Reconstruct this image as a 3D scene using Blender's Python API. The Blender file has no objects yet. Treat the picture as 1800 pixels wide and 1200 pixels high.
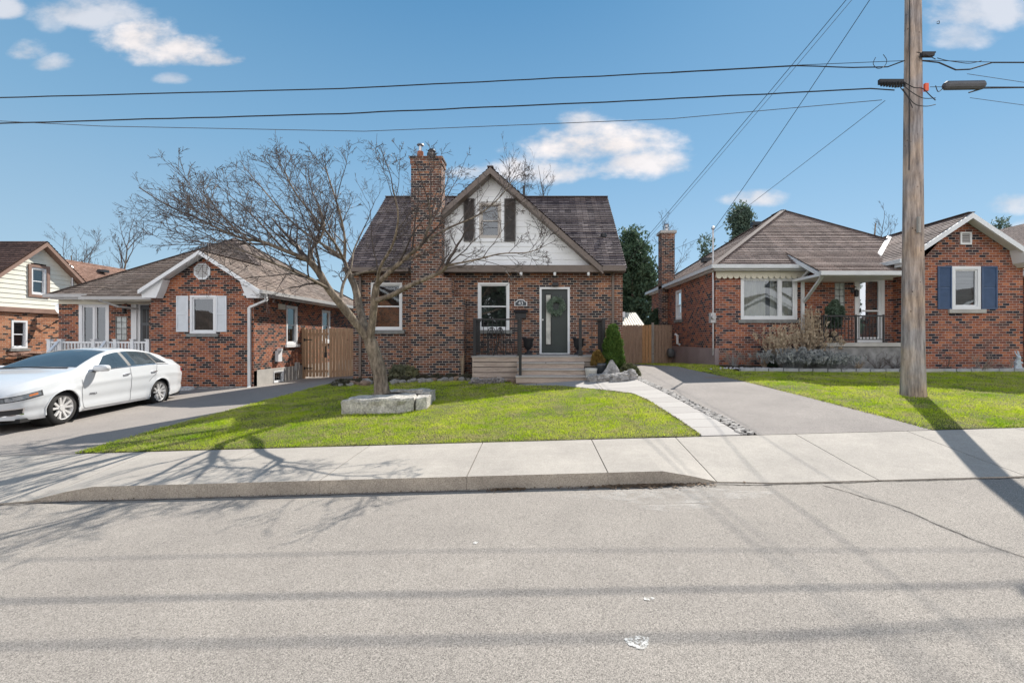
import bpy, math, random
import numpy as np
from mathutils import Vector, Matrix, noise as mnoise
random.seed(7)
rng = np.random.default_rng(11)
C = bpy.context.scene.collection
R = math.radians
PI = math.pi
# ---- measured layout: metres, camera at origin looking along +Y ----
F0, CX, CY = 800.0, 943.0, 595.0
def mx(p, Y): return (p - CX) * Y / F0
def mz(p, Y): return (CY - p) * Y / F0
def lerp(a, b, t): return a + (b - a) * t
def pw(tab, x):
    if x <= tab[0][0]: return tab[0][1]
    for (x0, y0), (x1, y1) in zip(tab, tab[1:]):
        if x <= x1: return y0 + (y1 - y0) * (x - x0) / (x1 - x0)
    return tab[-1][1]
def sstep(a, b, x):
    t = min(1, max(0, (x - a) / (b - a))); return t * t * (3 - 2 * t)
# ---- terrain ----
TB = [(-40,-1.95),(-16,-1.75),(-12,-1.70),(-9,-1.62),(-6.6,-1.42),(-3,-1.26),(0,-1.15),(2.9,-.93),(6,-.87),(9,-.92),(14,-.93),(30,-.6)]
TC = [(-40,-1.95),(-9,-1.62),(-6,-1.45),(3,-1.12),(6,-1.08),(14,-1.0),(30,-.7)]
def cl(x): return max(-30, min(30, x))
def roadz(x, y):
    return -1.752 + .0275 * cl(x) + .012 * min(2.6, max(0, 5.35 - y)) - .03 * max(0, min(2, -y + .5))
def curbk(x): return sstep(-6.05, -5.2, x) * (1 - sstep(1.5, 2.15, x))
def G(x, y):
    a = -1.563 + .0275 * cl(x)
    if y < 5.35: return roadz(x, y)
    if y < 6.96:
        f = roadz(x, 5.35) + .012 + .142 * curbk(x)
        return lerp(f, a, ((y - 5.35) / 1.61))
    if y < 14.8:
        t = (y - 6.96) / 7.84
        return lerp(a, pw(TB, x), t ** .8)
    return lerp(pw(TB, x), pw(TC, x), min(1, (y - 14.8) / 5.2))
# ---- object helpers ----
ORG = {}
def props(o, label=None, cat=None, group=None, kind=None):
    if label: o['label'] = label
    if cat: o['category'] = cat
    if group: o['group'] = group
    if kind: o['kind'] = kind
    return o
def thing(name, label, cat, loc=(0,0,0), rz=0, group=None):
    o = bpy.data.objects.new(name, None); C.objects.link(o)
    o.location = loc; o.rotation_euler = (0, 0, rz); o.empty_display_size = .2
    ORG[o.name] = Vector((0,0,0)) if rz else Vector(loc)
    return props(o, label, cat, group)
def copy_tree(o, parent=None):
    c = o.copy(); C.objects.link(c)
    if parent is not None: c.parent = parent
    for ch in list(o.children): copy_tree(ch, c)
    return c
class MB:
    def __init__(s): s.v = []; s.f = []
    def add(s, vs, fs):
        n = len(s.v); s.v += [tuple(v) for v in vs]; s.f += [tuple(i + n for i in f) for f in fs]; return s
    def poly(s, *p): return s.add(p, [tuple(range(len(p)))])
    def box(s, x0, x1, y0, y1, z0, z1, M=None):
        vs = [(x,y,z) for z in (z0,z1) for y in (y0,y1) for x in (x0,x1)]
        if M: vs = [M(*v) if callable(M) else M @ Vector(v) for v in vs]
        return s.add(vs, [(0,2,3,1),(4,5,7,6),(0,1,5,4),(1,3,7,5),(3,2,6,7),(2,0,4,6)])
    def prism(s, pts, M, d0, d1):
        n = len(pts)
        vs = [M(u, d0, w) for u, w in pts] + [M(u, d1, w) for u, w in pts]
        return s.add(vs, [tuple(range(n)), tuple(range(2*n-1, n-1, -1))] + [(i, (i+1)%n, n+(i+1)%n, n+i) for i in range(n)])
    def bar(s, a, b, w, h=None, up=(0,0,1)):
        a = Vector(a); b = Vector(b); h = h or w
        d = (b - a).normalized(); u = Vector(up)
        if abs(d.dot(u)) > .99: u = Vector((0,1,0))
        r = d.cross(u).normalized() * w / 2; t = r.cross(d).normalized() * h / 2
        vs = [p + i * r + j * t for p in (a, b) for j in (-1, 1) for i in (-1, 1)]
        return s.add(vs, [(0,2,3,1),(4,5,7,6),(0,1,5,4),(1,3,7,5),(3,2,6,7),(2,0,4,6)])
    def tube(s, pts, rad, n=6, cap=True):
        pts = [Vector(p) for p in pts]
        if not isinstance(rad, (list, tuple)): rad = [rad] * len(pts)
        ref = Vector((.13, .37, .92)).normalized(); base = len(s.v); rings = []
        for i, p in enumerate(pts):
            d = (pts[min(i+1, len(pts)-1)] - pts[max(i-1, 0)])
            if d.length < 1e-9: d = Vector((0,0,1))
            d.normalize()
            if abs(d.dot(ref)) > .97: rr = d.cross(Vector((1,0,0)))
            else: rr = d.cross(ref)
            rr.normalize(); uu = rr.cross(d)
            for k in range(n):
                a = 2 * PI * k / n
                s.v.append(tuple(p + (rr * math.cos(a) + uu * math.sin(a)) * rad[i]))
        for i in range(len(pts) - 1):
            for k in range(n):
                a = base + i*n + k; b = base + i*n + (k+1) % n
                s.f.append((a, b, b+n, a+n))
        if cap:
            s.f.append(tuple(base + k for k in range(n)))
            s.f.append(tuple(base + (len(pts)-1)*n + n-1-k for k in range(n)))
        return s
    def lathe(s, prof, c, n=16, sx=1, sy=1):
        c = Vector(c); base = len(s.v)
        for r, z in prof:
            for k in range(n):
                a = 2*PI*k/n; s.v.append((c.x + sx*r*math.cos(a), c.y + sy*r*math.sin(a), c.z + z))
        for i in range(len(prof)-1):
            for k in range(n):
                a = base+i*n+k; b = base+i*n+(k+1)%n; s.f.append((a, b, b+n, a+n))
        s.f.append(tuple(base + n-1-k for k in range(n)))
        s.f.append(tuple(base + (len(prof)-1)*n + k for k in range(n)))
        return s
    def rock(s, c, r, seed=0, n=10, rough=.25, cubic=.6):
        c = Vector(c); base = len(s.v); off = Vector((seed*3.7, seed*1.3, seed*2.1))
        for i in range(n+1):
            th = PI * i / n
            for k in range(2*n):
                ph = PI * k / n
                d = Vector((math.sin(th)*math.cos(ph), math.sin(th)*math.sin(ph), math.cos(th)))
                m = max(abs(d.x), abs(d.y), abs(d.z)); q = lerp(1, 1/m*.8, cubic)
                q *= 1 + rough * mnoise.noise(d*1.6+off) + rough*.5*mnoise.noise(d*4+off)
                s.v.append((c.x + d.x*q*r[0], c.y + d.y*q*r[1], c.z + d.z*q*r[2]))
        for i in range(n):
            for k in range(2*n):
                a = base+i*2*n+k; b = base+i*2*n+(k+1)%(2*n); s.f.append((a, a+2*n, b+2*n, b))
        return s
    def courses(s, poly, course, thick, jit=0):
        P = [Vector(p) for p in poly]
        n = Vector((0,0,0))
        for i in range(len(P)): n += (P[i]-P[0]).cross(P[(i+1)%len(P)]-P[0])
        n.normalize()
        if n.z < -.01 or (abs(n.z) < .01 and n.y > .3): n = -n; P.reverse()
        u = Vector((0,0,1)).cross(n)
        if u.length < 1e-4: u = Vector((1,0,0))
        u.normalize(); v = n.cross(u)
        if v.z < 0: v = -v
        q = [(p.dot(u), p.dot(v)) for p in P]; k0 = P[0].dot(n)
        def W(a, b, o): return u*a + v*b + n*(k0+o)
        def clip(q, h, keep_above):
            out = []
            for i in range(len(q)):
                a, b = q[i], q[(i+1)%len(q)]
                ia = (a[1]>=h) == keep_above or a[1]==h; ib = (b[1]>=h) == keep_above or b[1]==h
                if ia: out.append(a)
                if ia != ib:
                    t = (h-a[1])/(b[1]-a[1]); out.append((lerp(a[0],b[0],t), h))
            return out
        lo = min(b for a, b in q); hi = max(b for a, b in q); b0 = lo
        while b0 < hi - 1e-6:
            b1 = min(b0 + course, hi)
            pc = clip(clip(q, b0, True), b1, False)
            if len(pc) >= 3:
                th = thick * (1 + jit*random.uniform(-1,1))
                s.poly(*[W(a, b, th*(1-(b-b0)/course)+.002) for a, b in pc])
                e = [a for a, b in pc if abs(b-b0) < 1e-6]
                if len(e) >= 2:
                    a0, a1 = min(e), max(e)
                    s.poly(W(a0,b0,-.002), W(a1,b0,-.002), W(a1,b0,th+.002), W(a0,b0,th+.002))
            b0 = b1
        return s
    def build(s, name, m, parent=None, smooth=False, uv=True, org=None, local=False):
        o3 = Vector((0,0,0))
        root = parent
        while root is not None and root.parent is not None: root = root.parent
        if root is not None and not local: o3 = ORG.get(root.name, Vector((0,0,0)))
        if org is not None: o3 = Vector(org)
        me = bpy.data.meshes.new(name)
        vs = np.array(s.v, dtype=float).reshape(-1,3)
        me.from_pydata((vs - np.array(o3)).tolist() if len(vs) else [], [], s.f)
        if uv and len(s.f):
            lay = me.uv_layers.new(name='UVMap'); uvs = []
            for f in s.f:
                p = [Vector(s.v[i]) for i in f]
                n = Vector((0,0,0))
                for i in range(1, len(p)-1): n += (p[i]-p[0]).cross(p[i+1]-p[0])
                if n.length < 1e-12: n = Vector((0,0,1))
                n.normalize()
                if abs(n.z) > .999: u = Vector((1,0,0)); v = Vector((0,1,0))
                else:
                    u = Vector((-n.y, n.x, 0)).normalized()
                    if abs(u.x) > abs(u.y):
                        if u.x < 0: u = -u
                    elif u.y < 0: u = -u
                    v = n.cross(u)
                    if v.z < 0: v = -v
                for q in p: uvs += [q.dot(u), q.dot(v)]
            lay.data.foreach_set('uv', uvs)
        if smooth: me.polygons.foreach_set('use_smooth', [True]*len(me.polygons))
        if m is not None: me.materials.append(m)
        me.update()
        ob = bpy.data.objects.new(name, me); C.objects.link(ob)
        if parent is not None: ob.parent = parent
        if org is not None: ob.location = o3; ORG[ob.name] = o3
        elif parent is None: ORG[ob.name] = Vector((0,0,0))
        return ob
def front(Y): return lambda u, d, z: (u, Y + d, z)          # wall facing the street
def east(X): return lambda u, d, z: (X - d, u, z)           # wall facing +X
def west(X): return lambda u, d, z: (X + d, u, z)           # wall facing -X
# ---- materials ----
MT = {}
def nm(name):
    m = bpy.data.materials.new(name); m.use_nodes = True
    nt = m.node_tree; b = nt.nodes['Principled BSDF']; MT[name] = m
    return m, nt, b
def N(nt, t, **k):
    n = nt.nodes.new(t)
    for a, v in k.items():
        if a.startswith('i_'): n.inputs[a[2:].replace('_', ' ')].default_value = v
        else: setattr(n, a, v)
    return n
def ramp(nt, fac, stops, interp='LINEAR'):
    r = nt.nodes.new('ShaderNodeValToRGB'); r.color_ramp.interpolation = interp
    el = r.color_ramp.elements
    while len(el) < len(stops): el.new(.5)
    for e, (p, c) in zip(el, stops):
        e.position = p; e.color = (*c, 1) if len(c) == 3 else c
    nt.links.new(fac, r.inputs[0]); return r
def mixc(nt, a, b, fac, mode='MIX'):
    m = nt.nodes.new('ShaderNodeMix'); m.data_type = 'RGBA'; m.blend_type = mode
    for s_, val in ((6, a), (7, b), (0, fac)):
        if hasattr(val, 'links'): nt.links.new(val, m.inputs[s_])
        else: m.inputs[s_].default_value = (*val, 1) if isinstance(val, tuple) and len(val) == 3 else val
    return m.outputs[2]
def coord(nt, uv=False, scale=(1,1,1)):
    t = nt.nodes.new('ShaderNodeTexCoord'); mp = nt.nodes.new('ShaderNodeMapping')
    mp.inputs['Scale'].default_value = scale
    nt.links.new(t.outputs['UV' if uv else 'Object'], mp.inputs[0]); return mp.outputs[0]
def noise(nt, co, scale, detail=4, rough=.55):
    n = N(nt, 'ShaderNodeTexNoise'); n.inputs['Scale'].default_value = scale
    n.inputs['Detail'].default_value = detail; n.inputs['Roughness'].default_value = rough
    nt.links.new(co, n.inputs['Vector']); return n.outputs['Fac']
def bump(nt, b, h, strength=.3, dist=.01):
    n = N(nt, 'ShaderNodeBump'); n.inputs['Strength'].default_value = strength; n.inputs['Distance'].default_value = dist
    nt.links.new(h, n.inputs['Height']); nt.links.new(n.outputs[0], b.inputs['Normal'])
def plain(name, c, rough=.6, metal=0, var=.15, vs=3, bs=0, bd=.005, fine=0, spec=.5, stretch=(1,1,1)):
    m, nt, b = nm(name); co = coord(nt, scale=stretch)
    f = noise(nt, co, vs, 5)
    a = tuple(x*(1-var) for x in c); d = tuple(min(1, x*(1+var)) for x in c)
    r = ramp(nt, f, [(.3, a), (.7, d)]); col = r.outputs[0]
    if fine:
        f2 = noise(nt, co, vs*25, 3, .7)
        r2 = ramp(nt, f2, [(.35, (1-fine,)*3), (.65, (1+fine*.5,)*3)])
        col = mixc(nt, col, r2.outputs[0], 1.0, 'MULTIPLY')
    nt.links.new(col, b.inputs['Base Color'])
    b.inputs['Roughness'].default_value = rough; b.inputs['Metallic'].default_value = metal
    b.inputs['Specular IOR Level'].default_value = spec
    if bs: bump(nt, b, noise(nt, co, vs*12, 4, .65), bs, bd)
    return m
def brick(name, cols, mortar, bw=.205, rh=.077, stain=(.5,.5,.5), stain_amt=.0):
    m, nt, b = nm(name); co = coord(nt, True)
    # slightly warped courses so no joint is ruler straight
    t = N(nt, 'ShaderNodeTexBrick'); t.offset = .5
    t.inputs['Color1'].default_value = (0,0,0,1); t.inputs['Color2'].default_value = (1,1,1,1)
    t.inputs['Mortar'].default_value = (.5,.5,.5,1); t.inputs['Scale'].default_value = 1
    t.inputs['Mortar Size'].default_value = .0058; t.inputs['Mortar Smooth'].default_value = .2
    t.inputs['Bias'].default_value = 0; t.inputs['Brick Width'].default_value = bw; t.inputs['Row Height'].default_value = rh
    w = N(nt, 'ShaderNodeTexNoise'); w.inputs['Scale'].default_value = 4
    nt.links.new(co, w.inputs['Vector'])
    vm = N(nt, 'ShaderNodeVectorMath', operation='MULTIPLY_ADD'); vm.inputs[1].default_value = (.012,.012,0)
    nt.links.new(w.outputs['Color'], vm.inputs[0]); nt.links.new(co, vm.inputs[2]); nt.links.new(vm.outputs[0], t.inputs['Vector'])
    r = ramp(nt, t.outputs['Color'], [(i/len(cols), c) for i, c in enumerate(cols)], 'CONSTANT')
    f = noise(nt, co, 30, 5, .7)
    fr = ramp(nt, f, [(.3, (.68,.68,.68)), (.7, (1.3,1.3,1.3))])
    c1 = mixc(nt, r.outputs[0], fr.outputs[0], 1.0, 'MULTIPLY')
    g = noise(nt, co, .9, 5, .6)
    gr = ramp(nt, g, [(.30, (.66,.66,.69)), (.5, (1,.98,.97)), (.70, (1.24,1.2,1.15))])
    c1 = mixc(nt, c1, gr.outputs[0], 1.0, 'MULTIPLY')
    mr = ramp(nt, noise(nt, co, 9, 4), [(.3, tuple(x*.75 for x in mortar)), (.7, tuple(x*1.15 for x in mortar))])
    c2 = mixc(nt, c1, mr.outputs[0], t.outputs['Fac'])
    nt.links.new(c2, b.inputs['Base Color']); b.inputs['Roughness'].default_value = .85
    b.inputs['Specular IOR Level'].default_value = .25
    inv = N(nt, 'ShaderNodeMath', operation='MULTIPLY_ADD'); inv.inputs[1].default_value = -1; inv.inputs[2].default_value = 1
    nt.links.new(t.outputs['Fac'], inv.inputs[0])
    ad = N(nt, 'ShaderNodeMath', operation='MULTIPLY_ADD'); ad.inputs[1].default_value = .35
    nt.links.new(f, ad.inputs[0]); nt.links.new(inv.outputs[0], ad.inputs[2])
    bump(nt, b, ad.outputs[0], .8, .006)
    return m
def shingle(name, cols, rh=.14, bw=.22):
    m, nt, b = nm(name); co = coord(nt, True)
    t = N(nt, 'ShaderNodeTexBrick'); t.offset = .37; t.offset_frequency = 2
    t.inputs['Color1'].default_value = (0,0,0,1); t.inputs['Color2'].default_value = (1,1,1,1)
    t.inputs['Mortar'].default_value = (.2,.2,.2,1); t.inputs['Scale'].default_value = 1
    t.inputs['Mortar Size'].default_value = .009; t.inputs['Mortar Smooth'].default_value = .3
    t.inputs['Brick Width'].default_value = bw; t.inputs['Row Height'].default_value = rh
    nt.links.new(co, t.inputs['Vector'])
    r = ramp(nt, t.outputs['Color'], [(i/(len(cols)-1), c) for i, c in enumerate(cols)])
    f = noise(nt, co, 60, 3, .7); fr = ramp(nt, f, [(.3, (.6,.6,.6)), (.7, (1.4,1.38,1.35))])
    c1 = mixc(nt, r.outputs[0], fr.outputs[0], 1.0, 'MULTIPLY')
    g = noise(nt, co, .6, 4); gr = ramp(nt, g, [(.35, (.82,.82,.84)), (.65, (1.15,1.12,1.1))])
    c1 = mixc(nt, c1, gr.outputs[0], 1.0, 'MULTIPLY')
    c2 = mixc(nt, c1, tuple(x*.3 for x in cols[0]), t.outputs['Fac'])  # shadow lines of the courses darkened into the colour
    fl = noise(nt, coord(nt, True, (1,2.2,1)), 16, 3, .7); flr = ramp(nt, fl, [(.60, (0,0,0)), (.68, (.6,.6,.6))]); c2 = mixc(nt, c2, tuple(min(1,x*1.9) for x in cols[-1]), flr.outputs[0])  # pale flecks: sunlit speckle painted into the shingle colour
    nt.links.new(c2, b.inputs['Base Color']); b.inputs['Roughness'].default_value = .92
    b.inputs['Specular IOR Level'].default_value = .2
    bump(nt, b, noise(nt, co, 90, 3, .7), .6, .006)
    return m
def wood(name, c1, c2, rough=.75, along='X', knots=True):
    m, nt, b = nm(name)
    sc = {'X': (1.2, 14, 14), 'Z': (14, 14, 1.2), 'Y': (14, 1.2, 14)}[along]
    co = coord(nt, scale=sc); f = noise(nt, co, 1.6, 6, .6)
    r = ramp(nt, f, [(.28, c1), (.5, tuple((x+y)/2 for x, y in zip(c1, c2))), (.72, c2)])
    co2 = coord(nt, scale=tuple(x*3 for x in sc)); f2 = noise(nt, co2, 3, 4, .7)
    r2 = ramp(nt, f2, [(.3, (.75,.74,.72)), (.7, (1.15,1.15,1.15))])
    col = mixc(nt, r.outputs[0], r2.outputs[0], 1.0, 'MULTIPLY')
    if knots:
        co3 = coord(nt); v = N(nt, 'ShaderNodeTexVoronoi'); v.inputs['Scale'].default_value = 3.3
        nt.links.new(co3, v.inputs['Vector'])
        kr = ramp(nt, v.outputs['Distance'], [(.04, (.25,.2,.17)), (.1, (1,1,1))])
        col = mixc(nt, col, kr.outputs[0], 1.0, 'MULTIPLY')
    nt.links.new(col, b.inputs['Base Color']); b.inputs['Roughness'].default_value = rough
    bump(nt, b, f2, .3, .003)
    return m
def glass(name, refl=.35, tint=(.02,.025,.03)):
    m, nt, b = nm(name); nt.nodes.remove(b)
    out = nt.nodes['Material Output']
    tr = N(nt, 'ShaderNodeBsdfTransparent'); tr.inputs[0].default_value = (.75,.8,.8,1)
    gl = N(nt, 'ShaderNodeBsdfGlossy'); gl.inputs['Roughness'].default_value = .015; gl.inputs[0].default_value = (.9,.95,1,1)
    co = coord(nt); bp = N(nt, 'ShaderNodeBump'); bp.inputs['Strength'].default_value = .05; bp.inputs['Distance'].default_value = .02
    nt.links.new(noise(nt, co, 2.2, 1), bp.inputs['Height']); nt.links.new(bp.outputs[0], gl.inputs['Normal'])
    fr = N(nt, 'ShaderNodeFresnel'); fr.inputs[0].default_value = 1.5
    ma = N(nt, 'ShaderNodeMath', operation='ADD'); ma.inputs[1].default_value = refl; ma.use_clamp = True
    nt.links.new(fr.outputs[0], ma.inputs[0])
    mi = N(nt, 'ShaderNodeMixShader'); nt.links.new(ma.outputs[0], mi.inputs[0])
    nt.links.new(tr.outputs[0], mi.inputs[1]); nt.links.new(gl.outputs[0], mi.inputs[2]); nt.links.new(mi.outputs[0], out.inputs[0])
    return m
def foliage(name, c1, c2, sc=2.0, rough=.65, transl=.25):
    m, nt, b = nm(name); co = coord(nt)
    f = noise(nt, co, sc, 5, .7)
    r = ramp(nt, f, [(.3, c1), (.7, c2)])
    nt.links.new(r.outputs[0], b.inputs['Base Color']); b.inputs['Roughness'].default_value = rough
    b.inputs['Specular IOR Level'].default_value = .25
    t = N(nt, 'ShaderNodeBsdfTranslucent'); nt.links.new(r.outputs[0], t.inputs[0])
    mi = N(nt, 'ShaderNodeMixShader'); mi.inputs[0].default_value = transl
    nt.links.new(b.outputs[0], mi.inputs[1]); nt.links.new(t.outputs[0], mi.inputs[2])
    nt.links.new(mi.outputs[0], nt.nodes['Material Output'].inputs[0])
    return m
bkMain = brick('brick_brown_mix', [(.024,.020,.026),(.045,.036,.042),(.12,.052,.034),(.19,.078,.045),(.13,.06,.042),(.30,.135,.072),(.23,.105,.066),(.032,.027,.032),(.18,.082,.058),(.15,.085,.07)], (.56,.51,.44))
bkLeft = brick('brick_red_black', [(.020,.017,.020),(.17,.066,.042),(.26,.082,.040),(.34,.115,.052),(.20,.062,.034),(.38,.135,.06),(.15,.054,.036),(.29,.09,.044),(.022,.018,.022)], (.50,.43,.37))
bkRight = brick('brick_red_mauve', [(.03,.026,.036),(.16,.075,.06),(.25,.085,.05),(.34,.12,.062),(.21,.075,.052),(.38,.14,.07),(.10,.055,.05),(.30,.10,.056),(.27,.10,.062)], (.47,.40,.36))
bkFar = brick('brick_orange', [(.05,.035,.03),(.3,.12,.06),(.38,.16,.08),(.42,.19,.10),(.33,.14,.07),(.40,.2,.11)], (.42,.34,.28))
rfMain = shingle('shingle_main', [(.06,.05,.056),(.095,.078,.084),(.15,.125,.13),(.25,.215,.21)])
rfLeft = shingle('shingle_left', [(.15,.12,.10),(.20,.16,.138),(.25,.20,.17),(.31,.26,.225)])
rfRight = shingle('shingle_right', [(.17,.135,.122),(.22,.175,.16),(.27,.215,.195),(.34,.28,.255)])
rfFar = shingle('shingle_far', [(.06,.04,.035),(.11,.07,.06),(.15,.095,.08)])
rfBack = shingle('shingle_back', [(.2,.12,.09),(.26,.16,.12),(.3,.19,.15)])
mWhite = plain('white_trim', (.72,.73,.74), .45, var=.05, vs=2, bs=.03)
mCream = plain('cream_trim', (.62,.58,.47), .5, var=.07, vs=2)
mSid = plain('white_siding', (.76,.77,.78), .5, var=.06, vs=1.5, fine=.06)
mSidCream = plain('cream_siding', (.74,.72,.62), .5, var=.07, vs=1.5, fine=.06)
mBrown = plain('brown_trim', (.15,.115,.095), .5, var=.12, vs=3)
mBrownL = plain('tan_brown_trim', (.26,.16,.12), .5, var=.12, vs=3)
mGutter = plain('grey_gutter', (.42,.41,.40), .4, var=.1, vs=3)
mGutW = plain('white_gutter', (.62,.63,.63), .4, var=.08, vs=3)
mSill = plain('stone_sill', (.22,.22,.21), .85, var=.25, vs=7, bs=.3, fine=.15)
mConc = plain('foundation_concrete', (.42,.40,.37), .9, var=.15, vs=3, bs=.3, fine=.12)
mMauve = plain('foundation_paint', (.30,.24,.24), .85, var=.12, vs=2, bs=.3, fine=.08)
mBlack = plain('black_metal', (.014,.014,.016), .45, var=.2, vs=6)
mShutD = plain('shutter_dark', (.06,.052,.048), .55, var=.15, vs=5)
mShutB = plain('shutter_blue', (.045,.085,.17), .5, var=.12, vs=5)
mShutW = plain('shutter_white', (.66,.69,.72), .5, var=.05, vs=5)
mDoor = plain('door_green', (.022,.032,.03), .4, var=.1, vs=3)
mDoorG = plain('door_grey', (.07,.08,.09), .4, var=.1, vs=3)
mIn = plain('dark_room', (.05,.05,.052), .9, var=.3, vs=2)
mCurt = plain('curtain_cloth', (.50,.47,.42), .9, var=.25, vs=9, stretch=(1,1,.05))
mBlind = plain('blind_slats', (.26,.26,.26), .8, var=.25, vs=14, stretch=(.05,.05,1))
mFrost = plain('glass_block', (.45,.48,.47), .15, var=.25, vs=9)
mGlass = glass('window_glass', .09); mGlass2 = glass('door_glass', .45)
mSteel = plain('galvanised_steel', (.45,.45,.46), .35, .8, var=.15, vs=8)
mTerra = plain('terracotta', (.30,.11,.06), .8, var=.2, vs=8)
mRidge = plain('ridge_cap', (.12,.09,.08), .9, var=.25, vs=9, bs=.4)
mDeck = wood('weathered_deck', (.32,.25,.21), (.56,.46,.39))
mDeckTop = wood('deck_top_boards', (.36,.33,.31), (.50,.47,.44))
mFenL = wood('cedar_fence', (.32,.19,.11), (.56,.37,.23), along='Z')
mFenR = wood('cedar_fence_weathered', (.30,.20,.14), (.50,.35,.25), along='Z')
mFenN = wood('new_fence_board', (.50,.27,.12), (.62,.36,.18), along='Z')
mPost = wood('grey_post', (.3,.28,.25), (.45,.42,.38), along='Z')
# ---------------- architectural helpers ----------------
def wall_panel(mb, M, u0, u1, z0, z1, holes=(), depth=.14, top=None):
    us = sorted({u0, u1, *[h[0] for h in holes], *[h[1] for h in holes]})
    zs = sorted({z0, z1, *[h[2] for h in holes], *[h[3] for h in holes]})
    for a, b in zip(us, us[1:]):
        for c, d in zip(zs, zs[1:]):
            m_, n_ = (a+b)/2, (c+d)/2
            if any(h[0] < m_ < h[1] and h[2] < n_ < h[3] for h in holes): continue
            mb.poly(M(a,0,c), M(b,0,c), M(b,0,d), M(a,0,d))
    for h in holes:
        a, b, c, d = h
        mb.poly(M(a,0,c), M(a,depth,c), M(a,depth,d), M(a,0,d)); mb.poly(M(b,0,c), M(b,depth,c), M(b,depth,d), M(b,0,d))
        mb.poly(M(a,0,c), M(b,0,c), M(b,depth,c), M(a,depth,c)); mb.poly(M(a,0,d), M(b,0,d), M(b,depth,d), M(a,depth,d))
    if top: mb.poly(*[M(u,0,z) for u, z in top])
def ringbox(mb, M, a, b, c, d, w, d0, d1, wb=None):
    wb = wb or w
    mb.box(a, a+w, d0, d1, c, d, M); mb.box(b-w, b, d0, d1, c, d, M)
    mb.box(a+w, b-w, d0, d1, d-w, d, M); mb.box(a+w, b-w, d0, d1, c, c+wb, M)
def window(par, M, a, b, c, d, frame=mWhite, kind='hung', back='blind', fw=.075, sill=True, sm=mSill, sext=.09, sash=None, gm=mGlass, label=None):
    f = MB(); sash = sash or frame
    ringbox(f, M, a, b, c, d, fw, -.015, .09)
    if kind == 'hung':
        m_ = (c+d)/2
        ringbox(f, M, a+fw, b-fw, m_-.02, d-fw, .035, .03, .075)
        ringbox(f, M, a+fw, b-fw, c+fw, m_+.02, .035, .05, .095)
    elif kind == 'single': ringbox(f, M, a+fw, b-fw, c+fw, d-fw, .045, .02, .07)
    elif kind == 'picture':
        s_ = a + (b-a)*.70
        f.box(s_-.04, s_+.04, -.005, .08, c+fw, d-fw, M)
        ringbox(f, M, s_+.04, b-fw, c+fw, d-fw, .035, .02, .07)
        ringbox(f, M, a+fw, s_-.04, c+fw, d-fw, .03, .02, .07)
    elif kind == 'french':
        s_ = (a+b)/2
        f.box(s_-.03, s_+.03, 0, .085, c+fw, d-fw, M)
        ringbox(f, M, a+fw, s_-.03, c+fw, d-fw, .045, .02, .07); ringbox(f, M, s_+.03, b-fw, c+fw, d-fw, .045, .02, .07)
    w = f.build('window', frame, par)
    if label: w['label'] = label
    p = MB(); dp = .06 if kind != 'hung' else .045
    if kind == 'hung':
        m_ = (c+d)/2
        p.poly(*[M(u,.052,z) for u, z in ((a+fw,m_),(b-fw,m_),(b-fw,d-fw),(a+fw,d-fw))])
        p.poly(*[M(u,.072,z) for u, z in ((a+fw,c+fw),(b-fw,c+fw),(b-fw,m_),(a+fw,m_))])
    else: p.poly(*[M(u,.05,z) for u, z in ((a+fw,c+fw),(b-fw,c+fw),(b-fw,d-fw),(a+fw,d-fw))])
    p.build('pane', gm, w)
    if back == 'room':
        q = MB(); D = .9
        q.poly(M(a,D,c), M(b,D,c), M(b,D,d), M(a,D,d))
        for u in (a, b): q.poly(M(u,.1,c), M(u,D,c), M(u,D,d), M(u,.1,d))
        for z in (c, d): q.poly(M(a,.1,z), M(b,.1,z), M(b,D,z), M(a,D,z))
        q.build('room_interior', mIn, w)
    elif back == 'curtain':
        q = MB(); n = 60
        for i in range(n):
            u0_, u1_ = lerp(a, b, i/n), lerp(a, b, (i+1)/n)
            if .48 < i/n < .56 : continue
            q.poly(M(u0_,.17+.025*math.sin(i*1.3),c), M(u1_,.17+.025*math.sin((i+1)*1.3),c), M(u1_,.17+.025*math.sin((i+1)*1.3),d), M(u0_,.17+.025*math.sin(i*1.3),d))
        q.build('curtain', mCurt, w)
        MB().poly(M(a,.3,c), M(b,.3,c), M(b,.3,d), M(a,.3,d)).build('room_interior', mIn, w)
    else:
        q = MB(); z = c
        while z < d:
            q.poly(M(a,.115,z), M(b,.115,z), M(b,.135,z+.028), M(a,.135,z+.028)); z += .03
        q.build('blind', mBlind, w)
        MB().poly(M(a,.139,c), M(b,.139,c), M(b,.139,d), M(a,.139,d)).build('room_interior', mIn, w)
    if sill:
        MB().box(a-sext, b+sext, -.07, .0, c-.115, c-.002, M).build('sill', sm, w)
    return w
def shutter(par, M, a, b, c, d, m, solid=False):
    s = MB(); ringbox(s, M, a, b, c, d, .04, -.035, -.002)
    mid = (c+d)/2
    if m is mShutW: s.box(a+.04, b-.04, -.035, -.002, mid-.025, mid+.025, M)
    for (z0, z1) in ((c+.045, mid-.03), (mid+.03, d-.045)):
        z = z0
        while z < z1:
            s.poly(M(a+.04,-.026,z), M(b-.04,-.026,z), M(b-.04,-.010,z+.036), M(a+.04,-.010,z+.036))
            s.poly(M(a+.04,-.026,z), M(b-.04,-.026,z), M(b-.04,-.006,z-.002), M(a+.04,-.006,z-.002)); z += .036
    s.box(a+.04, b-.04, -.006, -.003, c+.04, d-.04, M)
    return s.build('shutter', m, par)
def pipe(mb, pts, w=.075): 
    for p, q in zip(pts, pts[1:]):
        mb.bar(p, q, w, w*.75)
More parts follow.
